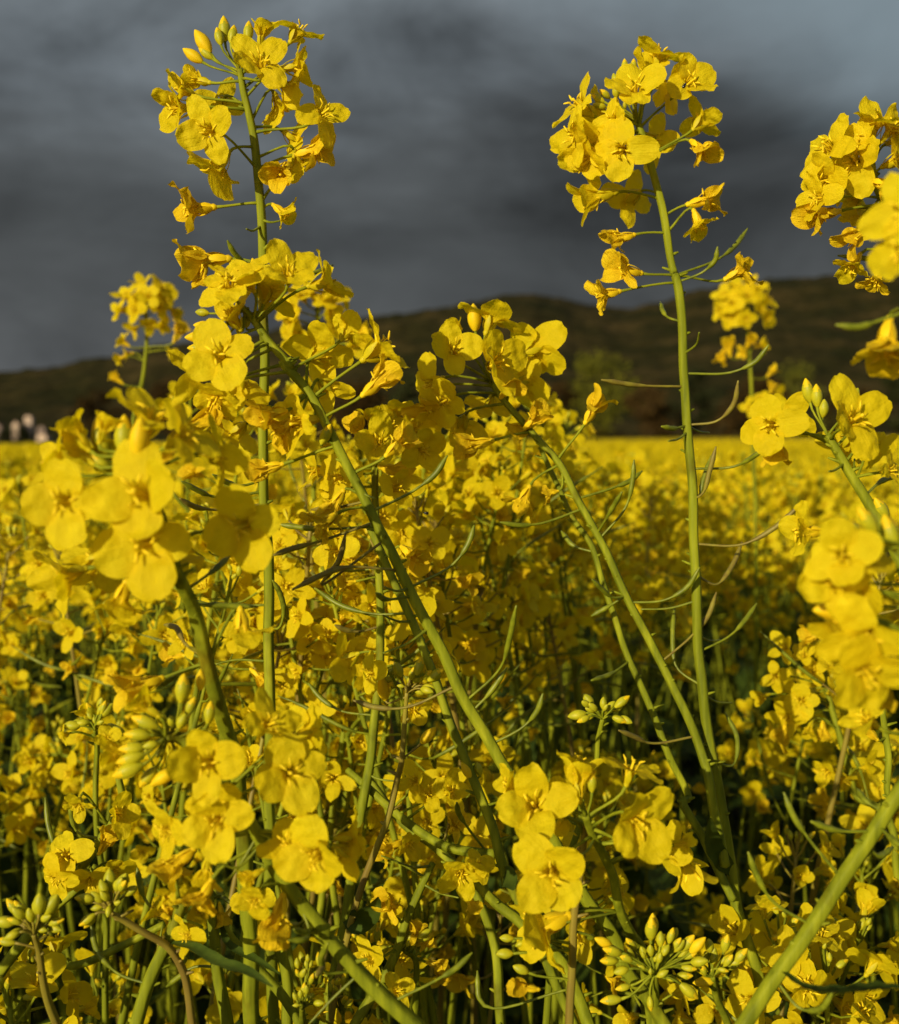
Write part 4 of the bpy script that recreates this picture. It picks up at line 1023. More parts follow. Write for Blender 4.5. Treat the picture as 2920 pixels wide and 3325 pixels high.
# ------------------------------------------------------------------ crop plants just behind the nearest ones, each placed by its head
ZX = [(140, 'below the village'), (350, 'behind the nearest soft heads'), (560, 'beside the tallest stalk'), (760, 'around the slim stalk'), (960, 'beyond the slanting stem'),
      (1150, 'under the branching plant'), (1400, 'between the joining stalks'), (1600, 'past the joining stalks'), (1900, 'near the frame-edge blooms')]
ZY = [(900, 'above the field rim'), (1020, 'just under the field rim'), (1150, 'below the field rim'), (1300, 'in the upper crop'), (1450, 'at mid height'), (1600, 'in the lower crop'), (1780, 'deep in the crop'), (2100, 'at the bottom edge')]
FILL = [  # x, y of the head's tip (full-picture frame), distance, lean (deg, + to the right), open, wilted, buds, pods
    (40, 985, .62, -8, 9, 3, 7, 2), (20, 1090, .52, 10, 9, 3, 8, 2), (120, 1120, .5, -6, 8, 4, 6, 2), (60, 1220, .6, 6, 8, 3, 6, 3), (215, 1235, .48, 18, 6, 4, 2, 1), (315, 1225, .46, 10, 7, 3, 4, 2), (20, 1380, .6, -10, 5, 3, 10, 2),
    (120, 1510, .5, -12, 8, 3, 9, 1), (75, 1620, .56, -10, 4, 3, 3, 2), (230, 1480, .46, 5, 9, 2, 6, 1), (320, 1540, .43, -8, 8, 3, 3, 1), (330, 1680, .45, 12, 6, 3, 4, 2),
    (420, 1060, .5, -12, 8, 4, 5, 2), (490, 850, .55, 12, 8, 3, 6, 2), (590, 800, .62, -4, 9, 3, 6, 2), (380, 810, .7, 6, 7, 3, 6, 2), (455, 1190, .47, 14, 8, 3, 4, 2), (560, 1150, .5, -10, 8, 4, 5, 2), (620, 1050, .48, 6, 8, 4, 3, 2), (660, 1180, .47, -14, 8, 3, 4, 2), (560, 1290, .46, 10, 7, 3, 6, 2),
    (655, 1300, .47, 16, 6, 2, 4, 2), (690, 1440, .46, -6, 7, 3, 3, 2), (700, 1570, .47, 10, 8, 3, 5, 1), (500, 1470, .44, -12, 7, 3, 3, 1), (640, 1620, .48, -6, 8, 3, 5, 1),
    (760, 960, .52, 8, 10, 4, 6, 2), (830, 1010, .5, -10, 9, 5, 4, 2), (850, 880, .6, 4, 10, 3, 7, 2), (780, 1110, .5, 14, 9, 4, 3, 2), (880, 1140, .52, -8, 9, 4, 5, 2), (960, 1180, .56, 6, 10, 4, 6, 2), (820, 1220, .48, 12, 8, 4, 4, 2), (900, 1260, .52, -12, 8, 4, 5, 2), (790, 1250, .46, -4, 7, 3, 4, 2),
    (870, 1530, .45, -10, 8, 3, 5, 1), (930, 1520, .48, 12, 6, 3, 8, 1), (950, 1640, .47, 6, 5, 3, 4, 2), (790, 1690, .46, 10, 6, 3, 4, 2), (730, 1890, .44, -8, 6, 2, 10, 1), (610, 1960, .46, 6, 3, 1, 14, 1), (850, 1860, .48, 8, 4, 2, 6, 1),
    (990, 850, .62, -6, 10, 3, 6, 2), (1060, 800, .60, 8, 9, 4, 6, 2), (1000, 960, .58, 10, 9, 4, 5, 2), (1090, 930, .7, -8, 10, 4, 6, 2), (1130, 860, .8, 4, 9, 4, 6, 2), (940, 950, .62, -12, 9, 4, 5, 2), (1030, 1060, .66, 6, 9, 4, 5, 2), (1120, 1070, .72, -6, 9, 4, 5, 2), (1010, 1170, .62, 12, 8, 4, 4, 2),
    (1180, 1000, .85, 6, 9, 4, 6, 2), (1210, 1110, .8, -8, 9, 4, 5, 2), (1300, 990, .95, 4, 9, 4, 6, 2), (1250, 1210, .75, 10, 6, 3, 4, 2), (1100, 1250, .66, -10, 7, 4, 4, 2), (1050, 1330, .6, 8, 5, 3, 4, 2),
    (720, 900, .66, -6, 10, 2, 6, 2), (800, 940, .62, 10, 11, 2, 5, 2), (910, 905, .7, 6, 11, 2, 6, 2), (700, 1020, .58, 8, 10, 2, 5, 2), (870, 1050, .6, -6, 11, 2, 5, 2), (980, 1080, .68, 8, 10, 2, 5, 2), (1070, 1000, .72, -4, 11, 2, 5, 2), (740, 1150, .56, -8, 9, 2, 5, 2), (1040, 1150, .66, -8, 9, 2, 5, 2),
    (1590, 1700, .47, 6, 8, 3, 9, 1), (1720, 1740, .48, -8, 9, 3, 5, 1), (1560, 1880, .42, 8, 9, 3, 6, 1), (1650, 1940, .41, -6, 9, 3, 5, 1), (1710, 1880, .45, 12, 8, 3, 6, 1), (1370, 1790, .66, -6, 7, 3, 5, 1), (1290, 1950, .45, 4, 7, 2, 5, 1), (1440, 1990, .46, -4, 9, 2, 5, 1),
    (1760, 1150, .5, 8, 8, 3, 6, 2), (1770, 1560, .55, -6, 6, 3, 5, 1), (1690, 1080, .9, 4, 9, 4, 6, 2), (60, 1960, .40, 6, 8, 2, 8, 1), (20, 2010, .38, -6, 7, 1, 5, 1), (210, 1990, .50, 10, 3, 2, 9, 1), (450, 1980, .5, -6, 4, 2, 8, 1), (1000, 1830, .5, 6, 4, 3, 3, 1), (1180, 1540, .62, 5, 5, 3, 4, 2)]
cells = {}
for q in FILL:
    zx = next(t for lim, t in ZX if q[0] < lim)
    zy = next(t for lim, t in ZY if q[1] < lim)
    cells.setdefault((zx, zy), []).append(q)
ORD = ['topmost'] + [q + ' from top' for q in ('second', 'third', 'fourth', 'fifth', 'sixth', 'seventh', 'eighth')]


def crop_plant(label, group, x, y, d, lean, n_open, n_wilt, n_bud, n_pod, seed, frame='Z', size=1.0):
    rng = random.Random(seed)
    d *= 1.32 if x < 350 and y < 1800 else 1.14 if 1250 < y < 1800 else 1.04
    n_wilt = max(1, n_wilt - 1)
    tip = at(*fr(frame, x, y), d)
    ax = Vector((math.sin(R(lean)), rng.uniform(-.25, .2), math.cos(R(lean))))
    ax.normalize()
    ents = raceme(rng, tip, ax, size, n_open, n_wilt, n_bud, n_pod)
    knee = tip - ax * .16
    foot = Vector((knee.x - ax.x * .45 + rng.uniform(-.04, .04), knee.y - ax.y * .3 + .05, 0))
    T = Matrix.Translation(-foot)
    root = root_empty('rapeseed_plant', foot, label, group)
    c = catmull([(*tip, .0009), (*(tip - ax * .06), .0012), (*knee, .0017), (*(knee * .6 + foot * .4 + Vector((0, 0, .06))), .0024), (*foot, .0036)], 7)
    sb = MB()
    tube(sb, [T @ Vector(q[:3]) for q in c], [q[3] * size for q in c], 7)
    for kind, M, ft, org, fa, sz in ents:
        a, e = T @ ft, T @ org
        tube(sb, [a, a * .45 + e * .55 - Vector((0, 0, .0012)), e], [.65 * mm, .5 * mm, .55 * mm], 5, cap=False)
        if kind in 'ohw':
            v = rng.choice(FLOWERS[kind])
            obj('flower', v['low'], root, T @ M)
        elif kind == 'p':
            obj('seed_pod', rng.choice(POD_ME), root, T @ M)
        else:
            obj('bud', rng.choice(BUDS[kind])[0], root, T @ M)
    obj('stem', sb.mesh('stem', [M_STEM if rng.random() > .15 else M_STEMB]), root)
    return root


n = 0
for (zx, zy), lst in cells.items():
    lst.sort(key=lambda q: q[1])
    for i, q in enumerate(lst):
        lab = 'rapeseed plant %s, %s' % (zy, zx)
        if len(lst) > 1:
            lab += ', ' + (ORD[i] if i < len(lst) - 1 or i == 0 else 'lowest')
        crop_plant(lab, 'rapeseed plants crowded behind the nearest stalks', *q, seed=500 + n)
        n += 1

# ------------------------------------------------------------------ the crop beyond, plant by plant: six kinds, then copies
LEAF_ME = []
for i in range(3):
    r_ = random.Random(70 + i)
    lb = leaf_mb([Vector((0, 0, 0)), Vector((.04, 0, .03)), Vector((.09, .01, .035)), Vector((.14, .015, .0))], [.004, .016, .015, .001], Vector((0, 0, 1)), .3)
    LEAF_ME.append(lb.mesh('leaf', [M_LEAF]))


def crop_kind(seed):
    rng = random.Random(seed)
    root = root_empty('rapeseed_plant', Vector((0, 0, 0)), 'x')
    tops = [(Vector((rng.uniform(-.03, .03), rng.uniform(-.03, .03), 1.12)), 0.0)]
    for k in range(3):
        a = k * 2.1 + rng.uniform(-.4, .4)
        rr = rng.uniform(.07, .15)
        tops.append((Vector((math.cos(a) * rr, math.sin(a) * rr, rng.uniform(1.02, 1.12))), rng.uniform(.5, .75)))
    main = [Vector((0, 0, -.01)), Vector((.01, 0, .4)), Vector((0, .01, .75)), tops[0][0]]
    for i, (t, h) in enumerate(tops):
        if i == 0:
            c = [Vector(q) for q in catmull([tuple(p) for p in main], 5)]
            ax = (c[-1] - c[-4]).normalized()
        else:
            s = Vector((0, 0, h))
            c = bez(s, s + Vector((t.x * .5, t.y * .5, .12)), t - Vector((t.x * .15, t.y * .15, .2)), t, 8)
            ax = (c[-1] - c[-3]).normalized()
        b_ = MB()
        tube(b_, c, [(.0034 if i == 0 else .0022) * (1 - .68 * j / (len(c) - 1)) for j in range(len(c))], 5)
        obj('stem' if i == 0 else 'branch', b_.mesh('stem', [M_STEM]), root)
        hb = MB()
        add_head(hb, rng, raceme(rng, t, ax, 1.12, rng.randint(9, 13), rng.randint(2, 4), rng.randint(7, 10), rng.randint(1, 3)))
        obj('flower_head', hb.mesh('flower_head', HEADM), root)
    for k in range(7):
        z = .25 + k * .085
        M = Matrix.Translation((0, 0, z)) @ Matrix.Rotation(k * 2.4, 4, 'Z') @ Matrix.Rotation(rng.uniform(-.6, .1), 4, 'Y') @ Matrix.Scale(rng.uniform(.7, 1.5), 4)
        obj('leaf', rng.choice(LEAF_ME), root, M)
    return root


def copy_plant(src):
    r = src.copy()
    COL.objects.link(r)
    for ch in src.children:
        c = ch.copy()
        COL.objects.link(c)
        c.parent = r
    return r


KINDS = [crop_kind(900 + i) for i in range(6)]
rng = random.Random(4)
spots = []
tries = 0
while len(spots) < 182 and tries < 20000:
    tries += 1
    y = math.sqrt(rng.uniform(.62 ** 2, 3.0 ** 2))
    x = rng.uniform(-.47, .47) * y * 1.05
    px = SW / 2 + FPX * x / y
    if y < .95 and 1950 < px < 2750:        # the open gap
        continue
    if y < .8 and px > 1950:
        continue
    if any((x - a) ** 2 + (y - b_) ** 2 < (.095 + .014 * y) ** 2 for a, b_ in spots):
        continue
    spots.append((x, y))
spots.sort(key=lambda q: q[1])
used = set()
for i, (x, y) in enumerate(spots):
    k = rng.randrange(6)
    p = KINDS[k] if k not in used else copy_plant(KINDS[k])
    used.add(k)
    p.location = (x, y, 0)
    top = 1.25 - (rng.uniform(-.005, .085) if .88 < y < 1.9 else rng.uniform(.04, .15)) - (.06 if y < .9 else 0)
    sc_ = top / 1.14
    p.scale = (sc_, sc_, sc_)
    p.rotation_euler = (R(rng.uniform(-7, 7)), R(rng.uniform(-7, 7)), rng.uniform(0, 6.28))
    band = 0 if y < 1.3 else 1 if y < 2.1 else 2
    tag(p, ('bushy rapeseed plant in the shaded thick of the crop, just past the single stalks', 'rapeseed plant in the middle belt of the crop, its heads soft yellow spots',
            'rapeseed plant in the far belt of the crop, heads merging into yellow haze')[band], 'plant',
        ('bushy rapeseed plants past the single stalks', 'rapeseed plants in the middle belt', 'rapeseed plants in the far belt')[band])

# ------------------------------------------------------------------ the rest of the crop as one mass
import numpy as np


def coarse_head(seed):
    rng = random.Random(seed)
    mb = MB()
    for e in raceme(rng, Vector((0, 0, 0)), Vector((0, 0, 1)), 1.0, 11, 3, 4, 0):
        kind, M, foot, org, fa, sz = e
        if kind in 'ohw':
            for k in range(4):
                a = k * PI / 2 + rng.uniform(-.2, .2)
                zz = rng.uniform(4, 7) if kind != 'w' else rng.uniform(7, 11)
                rr = 11 if kind != 'w' else 6
                tz = zz + rng.uniform(-2, 2)
                q = [Vector((1, 0, 4)), Vector((rr * .5, -3.6, zz + .6)), Vector((rr * .88, -3.4, tz + .5)), Vector((rr * 1.02, 0, tz)), Vector((rr * .88, 3.4, tz + .5)), Vector((rr * .5, 3.6, zz + .6))]
                mb.add([M @ (Matrix.Rotation(a, 3, 'Z') @ v * mm) for v in q], [(0, 1, 2, 3), (0, 3, 4, 5)], 0 if kind != 'w' else 1)
        else:
            mb.add([M @ (v * mm) for v in (Vector((-1.5, 0, 0)), Vector((1.5, 0, 0)), Vector((1, 0, 6)), Vector((-1, 0, 6)))], [(0, 1, 2, 3)], 2)
    for a in (0, 1.57):
        d = Vector((math.cos(a), math.sin(a), 0)) * .0018
        mb.add([-d, d, d * 1.6 + Vector((.02, .01, -.5)), -d * 1.6 + Vector((.02, .01, -.5))], [(0, 1, 2, 3)], 3)
    for k in range(5):
        a = k * 2.4
        d = Vector((math.cos(a), math.sin(a), 0))
        s = Vector((-d.y, d.x, 0)) * .016
        z = -.18 - .07 * k
        mb.add([Vector((0, 0, z)), d * .05 + s + Vector((0, 0, z + .02)), d * .12 + Vector((0, 0, z - .01)), d * .05 - s + Vector((0, 0, z + .02))], [(0, 1, 2, 3)], 4)
    return np.array([tuple(v) for v in mb.v]), np.array(mb.f), np.array(mb.m)


CH = [coarse_head(i) for i in range(8)]
rs = np.random.RandomState(3)
VV, FF, MM = [], [], []
off = 0


def put(x, y, z, s):
    global off
    v, f, m = CH[rs.randint(8)]
    a, tx, ty = rs.uniform(0, 6.28), rs.normal(0, .18), rs.normal(0, .18)
    ca, sa = math.cos(a), math.sin(a)
    Rz = np.array([[ca, -sa, 0], [sa, ca, 0], [0, 0, 1]])
    Sh = np.array([[1, 0, tx], [0, 1, ty], [0, 0, 1]])
    VV.append((v * s) @ Rz.T @ Sh.T + np.array([x, y, z]))
    FF.append(f + off)
    MM.append(m)
    off += len(v)


for i in range(5200):                       # 2.9 m to 9 m
    y = math.sqrt(rs.uniform(2.9 ** 2, 9 ** 2))
    put(rs.uniform(-.5, .5) * y, y, 1.25 - rs.uniform(.04, .17), rs.uniform(.9, 1.2))
for i in range(5000):                       # to 40 m, coarser
    y = 9 + 31 * rs.rand() ** 1.5
    x = rs.uniform(-.5, .5) * y
    put(x, y, 1.25 + .009 * x - rs.uniform(.08, .22), rs.uniform(1.3, 2.1))
for i in range(4200):                       # beside and behind the camera: more of the crop, unseen, added to shade the gaps
    r, a = math.sqrt(rs.uniform(.28 ** 2, 3.0 ** 2)), rs.uniform(R(33), R(327))
    x, y = math.sin(a) * r, math.cos(a) * r
    if abs(x) < .22 and abs(y) < .3:
        continue
    put(x, y, 1.25 - rs.uniform(.11, .29) - (.03 if r < .4 else 0), rs.uniform(.9, 1.15))
# canopy sheet further out
gx, gy = 60, 70
ys = 3.2 * (420 / 3.2) ** (np.arange(gy) / (gy - 1))
sv = []
for j, y in enumerate(ys):
    for i in range(gx):
        x = (i / (gx - 1) - .5) * 1.3 * y
        sv.append((x, y, (.93 if y < 9 else 1.03 + .009 * x) + .05 * noise.noise(Vector((x * .8, y * .8, 0)))))
sf = [(j * gx + i, j * gx + i + 1, (j + 1) * gx + i + 1, (j + 1) * gx + i) for j in range(gy - 1) for i in range(gx - 1)]
VV.append(np.array(sv))
FF.append(np.array(sf) + off)
MM.append(np.full(len(sf), 5))
V, F, Mi = np.concatenate(VV), np.concatenate(FF), np.concatenate(MM)
M_CANOPY = plain_mat('canopy', (.30, .24, .006), (.72, .50, .006), 22, .8, .05, .8, .05, None, detail=5)
me = bpy.data.meshes.new('rapeseed_field')
me.vertices.add(len(V))
me.vertices.foreach_set('co', V.astype('f').ravel())
me.loops.add(len(F) * 4)
me.loops.foreach_set('vertex_index', F.astype('i').ravel())
me.polygons.add(len(F))
me.polygons.foreach_set('loop_start', np.arange(0, len(F) * 4, 4).astype('i'))
me.polygons.foreach_set('loop_total', np.full(len(F), 4).astype('i'))
for k in (M_PETAL, M_WILT, M_BUD, M_STEM, M_LEAF, M_CANOPY):
    me.materials.append(k)
me.polygons.foreach_set('material_index', Mi.astype('i'))
me.update(calc_edges=True)
me.validate()
tag(obj('rapeseed_field', me), 'sea of yellow rapeseed blossom stretching to the foot of the hill', 'field', kind='stuff')

# ================================================================== ground, hills, trees, village
M_SOIL = plain_mat('soil', (.020, .022, .008), (.050, .042, .018), 9, .95, .05, .6, .02, None, detail=6)
b_ = MB()
b_.add([Vector((-7000, -600, 0)), Vector((7000, -600, 0)), Vector((7000, 9000, 0)), Vector((-7000, 9000, 0))], [(0, 1, 2, 3)])
tag(obj('ground', b_.mesh('ground', [M_SOIL])), 'dark soil under the rapeseed crop', 'ground', kind='structure')

RIDGE = [(-1500, 1260), (-400, 1235), (0, 1212), (160, 1197), (330, 1165), (540, 1125), (760, 1095), (1140, 1040), (1300, 1025), (1420, 1008), (1540, 985), (1640, 965), (1720, 963), (1800, 975), (1920, 1000), (2030, 1012), (2130, 995),
         (2270, 955), (2400, 938), (2520, 925), (2760, 908), (2920, 895), (3400, 870), (4600, 900)]
RD = 1900.0


def ridge(px):
    for (a, ya), (c, yc) in zip(RIDGE, RIDGE[1:]):
        if px <= c:
            t = (px - a) / (c - a)
            t = max(0, t)
            t = t * t * (3 - 2 * t)
            return (HORY - (ya + (yc - ya) * t)) / FPX * RD + 1
    return 60


def terrain(px, r):
    k = (r - 640) / (RD - 640)
    z = ridge(px)
    if k <= 0:
        return -2 + k
    prof = .45 * k + .55 * k * k * (3 - 2 * k) if k < 1 else 1 - .25 * (k - 1)
    x = (px - SW / 2) / FPX * r
    nz = noise.noise(Vector((x / 420, r / 380, 1.5))) * 16 * math.sin(PI * min(1, k)) + noise.noise(Vector((x / 26, r / 26, 7))) * 4.5 + noise.noise(Vector((x / 11, r / 60, 3))) * 2.6
    return z * prof + nz * min(1, k * 3) - 2 * (1 - min(1, k * 8))


hv, hf = [], []
NX, NY = 420, 90
for j in range(NY):
    r = 600 + (2700 - 600) * j / (NY - 1)
    for i in range(NX):
        px = -1200 + 5300 * i / (NX - 1)
        hv.append(Vector(((px - SW / 2) / FPX * r, r, terrain(px, r))))
for j in range(NY - 1):
    for i in range(NX - 1):
        a = j * NX + i
        hf.append((a, a + 1, a + NX + 1, a + NX))
m, nt, out = mat('hill_woods')
L = nt.links.new
n1 = noise_node(nt, .012, 5, .6)
n2 = noise_node(nt, .09, 4, .7)
r1 = ramp(nt, [(.38, (.019, .020, .006)), (.52, (.034, .029, .009)), (.64, (.062, .046, .017))], n1.outputs[0])
r2 = ramp(nt, [(.34, (.45, .45, .42)), (.68, (1.3, 1.25, 1.15))], n2.outputs[0])
mu = nd(nt, 'ShaderNodeMix', data_type='RGBA', blend_type='MULTIPLY')
mu.inputs[0].default_value = 1
L(r1.outputs[0], mu.inputs[6])
L(r2.outputs[0], mu.inputs[7])
p = nt.nodes.new('ShaderNodeBsdfPrincipled')
p.inputs['Roughness'].default_value = .95
p.inputs['Specular IOR Level'].default_value = .02
L(mu.outputs[2], p.inputs['Base Color'])
L(p.outputs[0], out.inputs[0])
b_ = MB()
b_.add(hv, hf)
tag(obj('hills', b_.mesh('hills', [m])), 'dark wooded hills rising behind the rapeseed field', 'hills', kind='structure')

M_BARK = plain_mat('bark', (.03, .022, .012), (.06, .045, .025), 3, .9, .1, .4, .05)
LEAFM = [plain_mat('crown_olive', (.065, .070, .008), (.155, .150, .016), .6, .8, .05, 0, trans=.15), plain_mat('crown_brown', (.030, .018, .006), (.060, .036, .010), .6, .8, .05, 0, trans=.1), plain_mat('crown_dark', (.012, .015, .005), (.030, .034, .010), .6, .8, .05, 0)]


def tree_meshes(seed, hgt, wid, low=.12):
    rng = random.Random(seed)
    tb = MB()
    tube(tb, [Vector((0, 0, -.5)), Vector((.1, 0, hgt * .2)), Vector((0, .1, hgt * .5)), Vector((.2, 0, hgt * .9))], [hgt * .026, hgt * .02, hgt * .014, hgt * .003], 8)
    lobes = []
    for k in range(16):
        a, q = rng.uniform(0, 6.28), rng.random() ** .5
        z = hgt * rng.uniform(low + .1, .92)
        rad = wid * .5 * math.sin(PI * min(1, max(.15, (z / hgt - low) / (1 - low) * .85 + .12))) * q * .8
        c = Vector((math.cos(a) * rad, math.sin(a) * rad, z))
        lobes.append((c, wid * rng.uniform(.14, .27)))
        st_ = Vector((0, 0, z * .55))
        tube(tb, [st_, st_ * .4 + c * .6 + Vector((0, 0, -hgt * .03)), c], [hgt * .009, hgt * .006, hgt * .002], 5)
    cb = MB()
    for c, r in lobes:
        for k in range(170):
            d = Vector((rng.gauss(0, 1), rng.gauss(0, 1), rng.gauss(0, 1))).normalized() * r * rng.random() ** .4
            d.z *= .8
            s = max(hgt, wid) * rng.uniform(.013, .030)
            x = Vector((rng.gauss(0, 1), rng.gauss(0, 1), rng.gauss(0, 1))).normalized()
            y = x.orthogonal().normalized()
            cb.add([c + d - x * s, c + d - y * s * .6, c + d + x * s, c + d + y * s * .6], [(0, 1, 2, 3)])
    return tb, cb


TREEK = []
for k in range(5):
    hgt, wid, lw, lm = [(15, 13, .05, 0), (12, 10, .02, 1), (14, 9, .08, 2), (9, 14, .0, 1), (6, 15, -.02, 2)][k]
    tb, cb = tree_meshes(60 + k, hgt, wid, lw)
    TREEK.append((tb.mesh('trunk', [M_BARK]), cb.mesh('crown', [LEAFM[lm]]), hgt))
for lab, px, topy, d, k in (
        ('round olive-green tree catching the low sun at the foot of the hill', 1960, 1150, 240, 0),
        ('brown budding tree at the foot of the hill beside the sunlit olive tree', 2120, 1215, 230, 1),
        ('dark tree at the foot of the hill behind the tall bent stalk', 2260, 1190, 250, 2),
        ('low spreading brown tree below the hill crest, seen past the small blurred stalk', 2440, 1245, 240, 3),
        ('olive tree below the hill crest, beside the low spreading brown tree', 2600, 1180, 260, 0),
        ('brown tree behind the crisp wide-open flower', 2760, 1230, 235, 1),
        ('dark tree at the field rim close to the frame edge', 2910, 1215, 245, 2),
        ('brown rounded tree behind the crowded head of the branching plant', 1790, 1210, 240, 1),
        ('low dark thicket at the field rim under the hill crest', 1620, 1280, 230, 4),
        ('dark tree seen through the slanting stem at the field rim', 1330, 1200, 260, 2),
        ('low brown tree half hidden behind the crossing stems at the field rim', 1150, 1260, 240, 3),
        ('round brown tree between the village and the tallest stalk', 318, 1240, 420, 1),
        ('broad brown tree on the field rim behind the tallest stalk', 560, 1255, 400, 3),
        ('low dark bush in front of the village tower', 78, 1389, 380, 4),
        ('low dark bush at the frame edge below the white gable', 20, 1392, 380, 4),
        ('small dark bush beside the white village house', 235, 1418, 400, 4)):
    hgt = TREEK[k][2]
    bz = 0
    p0 = at(px, topy, d)
    s = (p0.z - bz) / hgt
    e = bpy.data.objects.new('tree' if k < 4 else 'bush', None)
    COL.objects.link(e)
    e.location = (p0.x, p0.y, bz)
    wsc = 1.1 if k < 4 else .62 if px < 100 else 1.6
    e.scale = (s * wsc, s * wsc, s)
    e.rotation_euler = (0, 0, px * .37)
    tag(e, lab, 'tree' if k < 4 else 'bush', 'trees along the field rim')
    obj('trunk', TREEK[k][0], e)
    obj('crown', TREEK[k][1], e)
# hedge along the rim
hb = MB()
rng = random.Random(8)
for i in range(9000):
    x = rng.uniform(-30, 125)
    hh = 2.6 + 2.2 * noise.noise(Vector((x / 9, 0, 0)))
    c = Vector((x, 232 + rng.uniform(-1.6, 1.6), rng.uniform(0, 1) ** .7 * max(1.2, hh)))
    s = rng.uniform(.14, .34)
    xx = Vector((rng.gauss(0, 1), rng.gauss(0, 1), rng.gauss(0, 1))).normalized()
    yy = xx.orthogonal().normalized()
    hb.add([c - xx * s, c - yy * s * .6, c + xx * s, c + yy * s * .6], [(0, 1, 2, 3)])
tag(obj('hedge', hb.mesh('hedge', [LEAFM[1]])), 'long brown hedge closing off the far side of the field', 'hedge')

M_WALL = plain_mat('house_wall', (.46, .34, .26), (.58, .44, .34), .8, .9, .1, 0)
M_WALL2 = plain_mat('house_wall_dim', (.20, .15, .13), (.27, .20, .17), .8, .9, .1, 0)
M_ROOF = plain_mat('house_roof', (.07, .04, .03), (.12, .07, .05), 2, .9, .1, 0)
M_WIN = plain_mat('window_pane', (.02, .02, .025), (.04, .04, .05), 2, .2, .5, 0)


def house(lab, px, basey, d, wdt, dep, hgt, roof, wm, tower=False, rot=0):
    base = at(px, basey + 14, d)
    e = bpy.data.objects.new('church_tower' if tower else 'village_house', None)
    COL.objects.link(e)
    e.location = base - Vector((0, 0, 1.5))
    e.rotation_euler = (0, 0, rot)
    tag(e, lab, 'tower' if tower else 'house', 'pale village buildings')
    x, y, h = wdt / 2, dep / 2, hgt + 1.5
    b_ = MB()
    V = [Vector((sx * x, sy * y, z)) for z in (-4, h) for sx, sy in ((-1, -1), (1, -1), (1, 1), (-1, 1))]
    F = [(0, 1, 5, 4), (1, 2, 6, 5), (2, 3, 7, 6), (3, 0, 4, 7), (4, 5, 6, 7)]
    b_.add(V, F)
    if not tower:     # gables face the camera
        b_.add([Vector((-x, -y, h)), Vector((x, -y, h)), Vector((0, -y, h + roof)), Vector((-x, y, h)), Vector((x, y, h)), Vector((0, y, h + roof))], [(0, 1, 2), (4, 3, 5)])
    me = b_.mesh('wall', [wm])
    me.polygons.foreach_set('use_smooth', [False] * len(me.polygons))
    obj('wall', me, e)
    r_ = MB()
    ov = .4
    if tower:
        r_.add([Vector((-x - ov, -y - ov, h)), Vector((x + ov, -y - ov, h)), Vector((x + ov, y + ov, h)), Vector((-x - ov, y + ov, h)), Vector((0, 0, h + roof))], [(0, 1, 4), (1, 2, 4), (2, 3, 4), (3, 0, 4), (3, 2, 1, 0)])
    else:
        for sx in (-1, 1):
            r_.add([Vector((sx * (x + ov), -y - ov, h - ov * roof / x + .05)), Vector((0, -y - ov, h + roof + .05)), Vector((0, y + ov, h + roof + .05)), Vector((sx * (x + ov), y + ov, h - ov * roof / x + .05)),
                    Vector((sx * (x + ov), -y - ov, h - ov * roof / x + .35)), Vector((0, -y - ov, h + roof + .35)), Vector((0, y + ov, h + roof + .35)), Vector((sx * (x + ov), y + ov, h - ov * roof / x + .35))],
                   [(0, 1, 2, 3), (4, 5, 6, 7), (0, 1, 5, 4), (3, 2, 6, 7), (0, 3, 7, 4)])
    me = r_.mesh('roof', [M_ROOF])
    me.polygons.foreach_set('use_smooth', [False] * len(me.polygons))
    obj('roof', me, e)
    nw = max(1, int(wdt / 3))
    for k in range(nw):
        for lv in range(1 if hgt < 5 else 2):
            q = MB()
            cx = (k + .5) / nw * wdt - x
            cz = 1.5 + hgt * (.35 + .4 * lv)
            q.add([Vector((cx - .45, -y - .04, cz - .6)), Vector((cx + .45, -y - .04, cz - .6)), Vector((cx + .45, -y - .04, cz + .6)), Vector((cx - .45, -y - .04, cz + .6)),
                   Vector((cx - .45, -y + .1, cz - .6)), Vector((cx + .45, -y + .1, cz - .6)), Vector((cx + .45, -y + .1, cz + .6)), Vector((cx - .45, -y + .1, cz + .6))],
                  [(0, 1, 2, 3), (0, 1, 5, 4), (1, 2, 6, 5), (2, 3, 7, 6), (3, 0, 4, 7)])
            obj('window', q.mesh('window', [M_WIN]), e)


house('white gabled village house beside the tall tower', 55, 1384, 680, 3.91, 6, 3.68, 2.21, M_WALL, rot=.1)
house('tall pale square tower standing above the village roofs', 96, 1382, 690, 4.00, 4.7, 8.65, 0.85, M_WALL, True)
house('dim pinkish house below the tall tower', 136, 1392, 670, 4.50, 6, 2.76, 1.70, M_WALL2, rot=.2)
house('long low white house lowest in the village, above the field rim', 142, 1417, 640, 5.78, 5, 2.94, 1.10, M_WALL, rot=-.1)
house('tiny pale house end peeping out behind the nearest soft flowers', 225, 1382, 690, 2.55, 5, 2.58, 1.27, M_WALL2)
house('dim house front cut by the frame edge beside the white gable', -1, 1385, 690, 4.25, 6, 2.76, 1.70, M_WALL2)

# ------------------------------------------------------------------ beetles on the blossoms
M_BEETLE = plain_mat('beetle_shell', (.006, .006, .006), (.014, .012, .010), 800, .25, .5, .1)


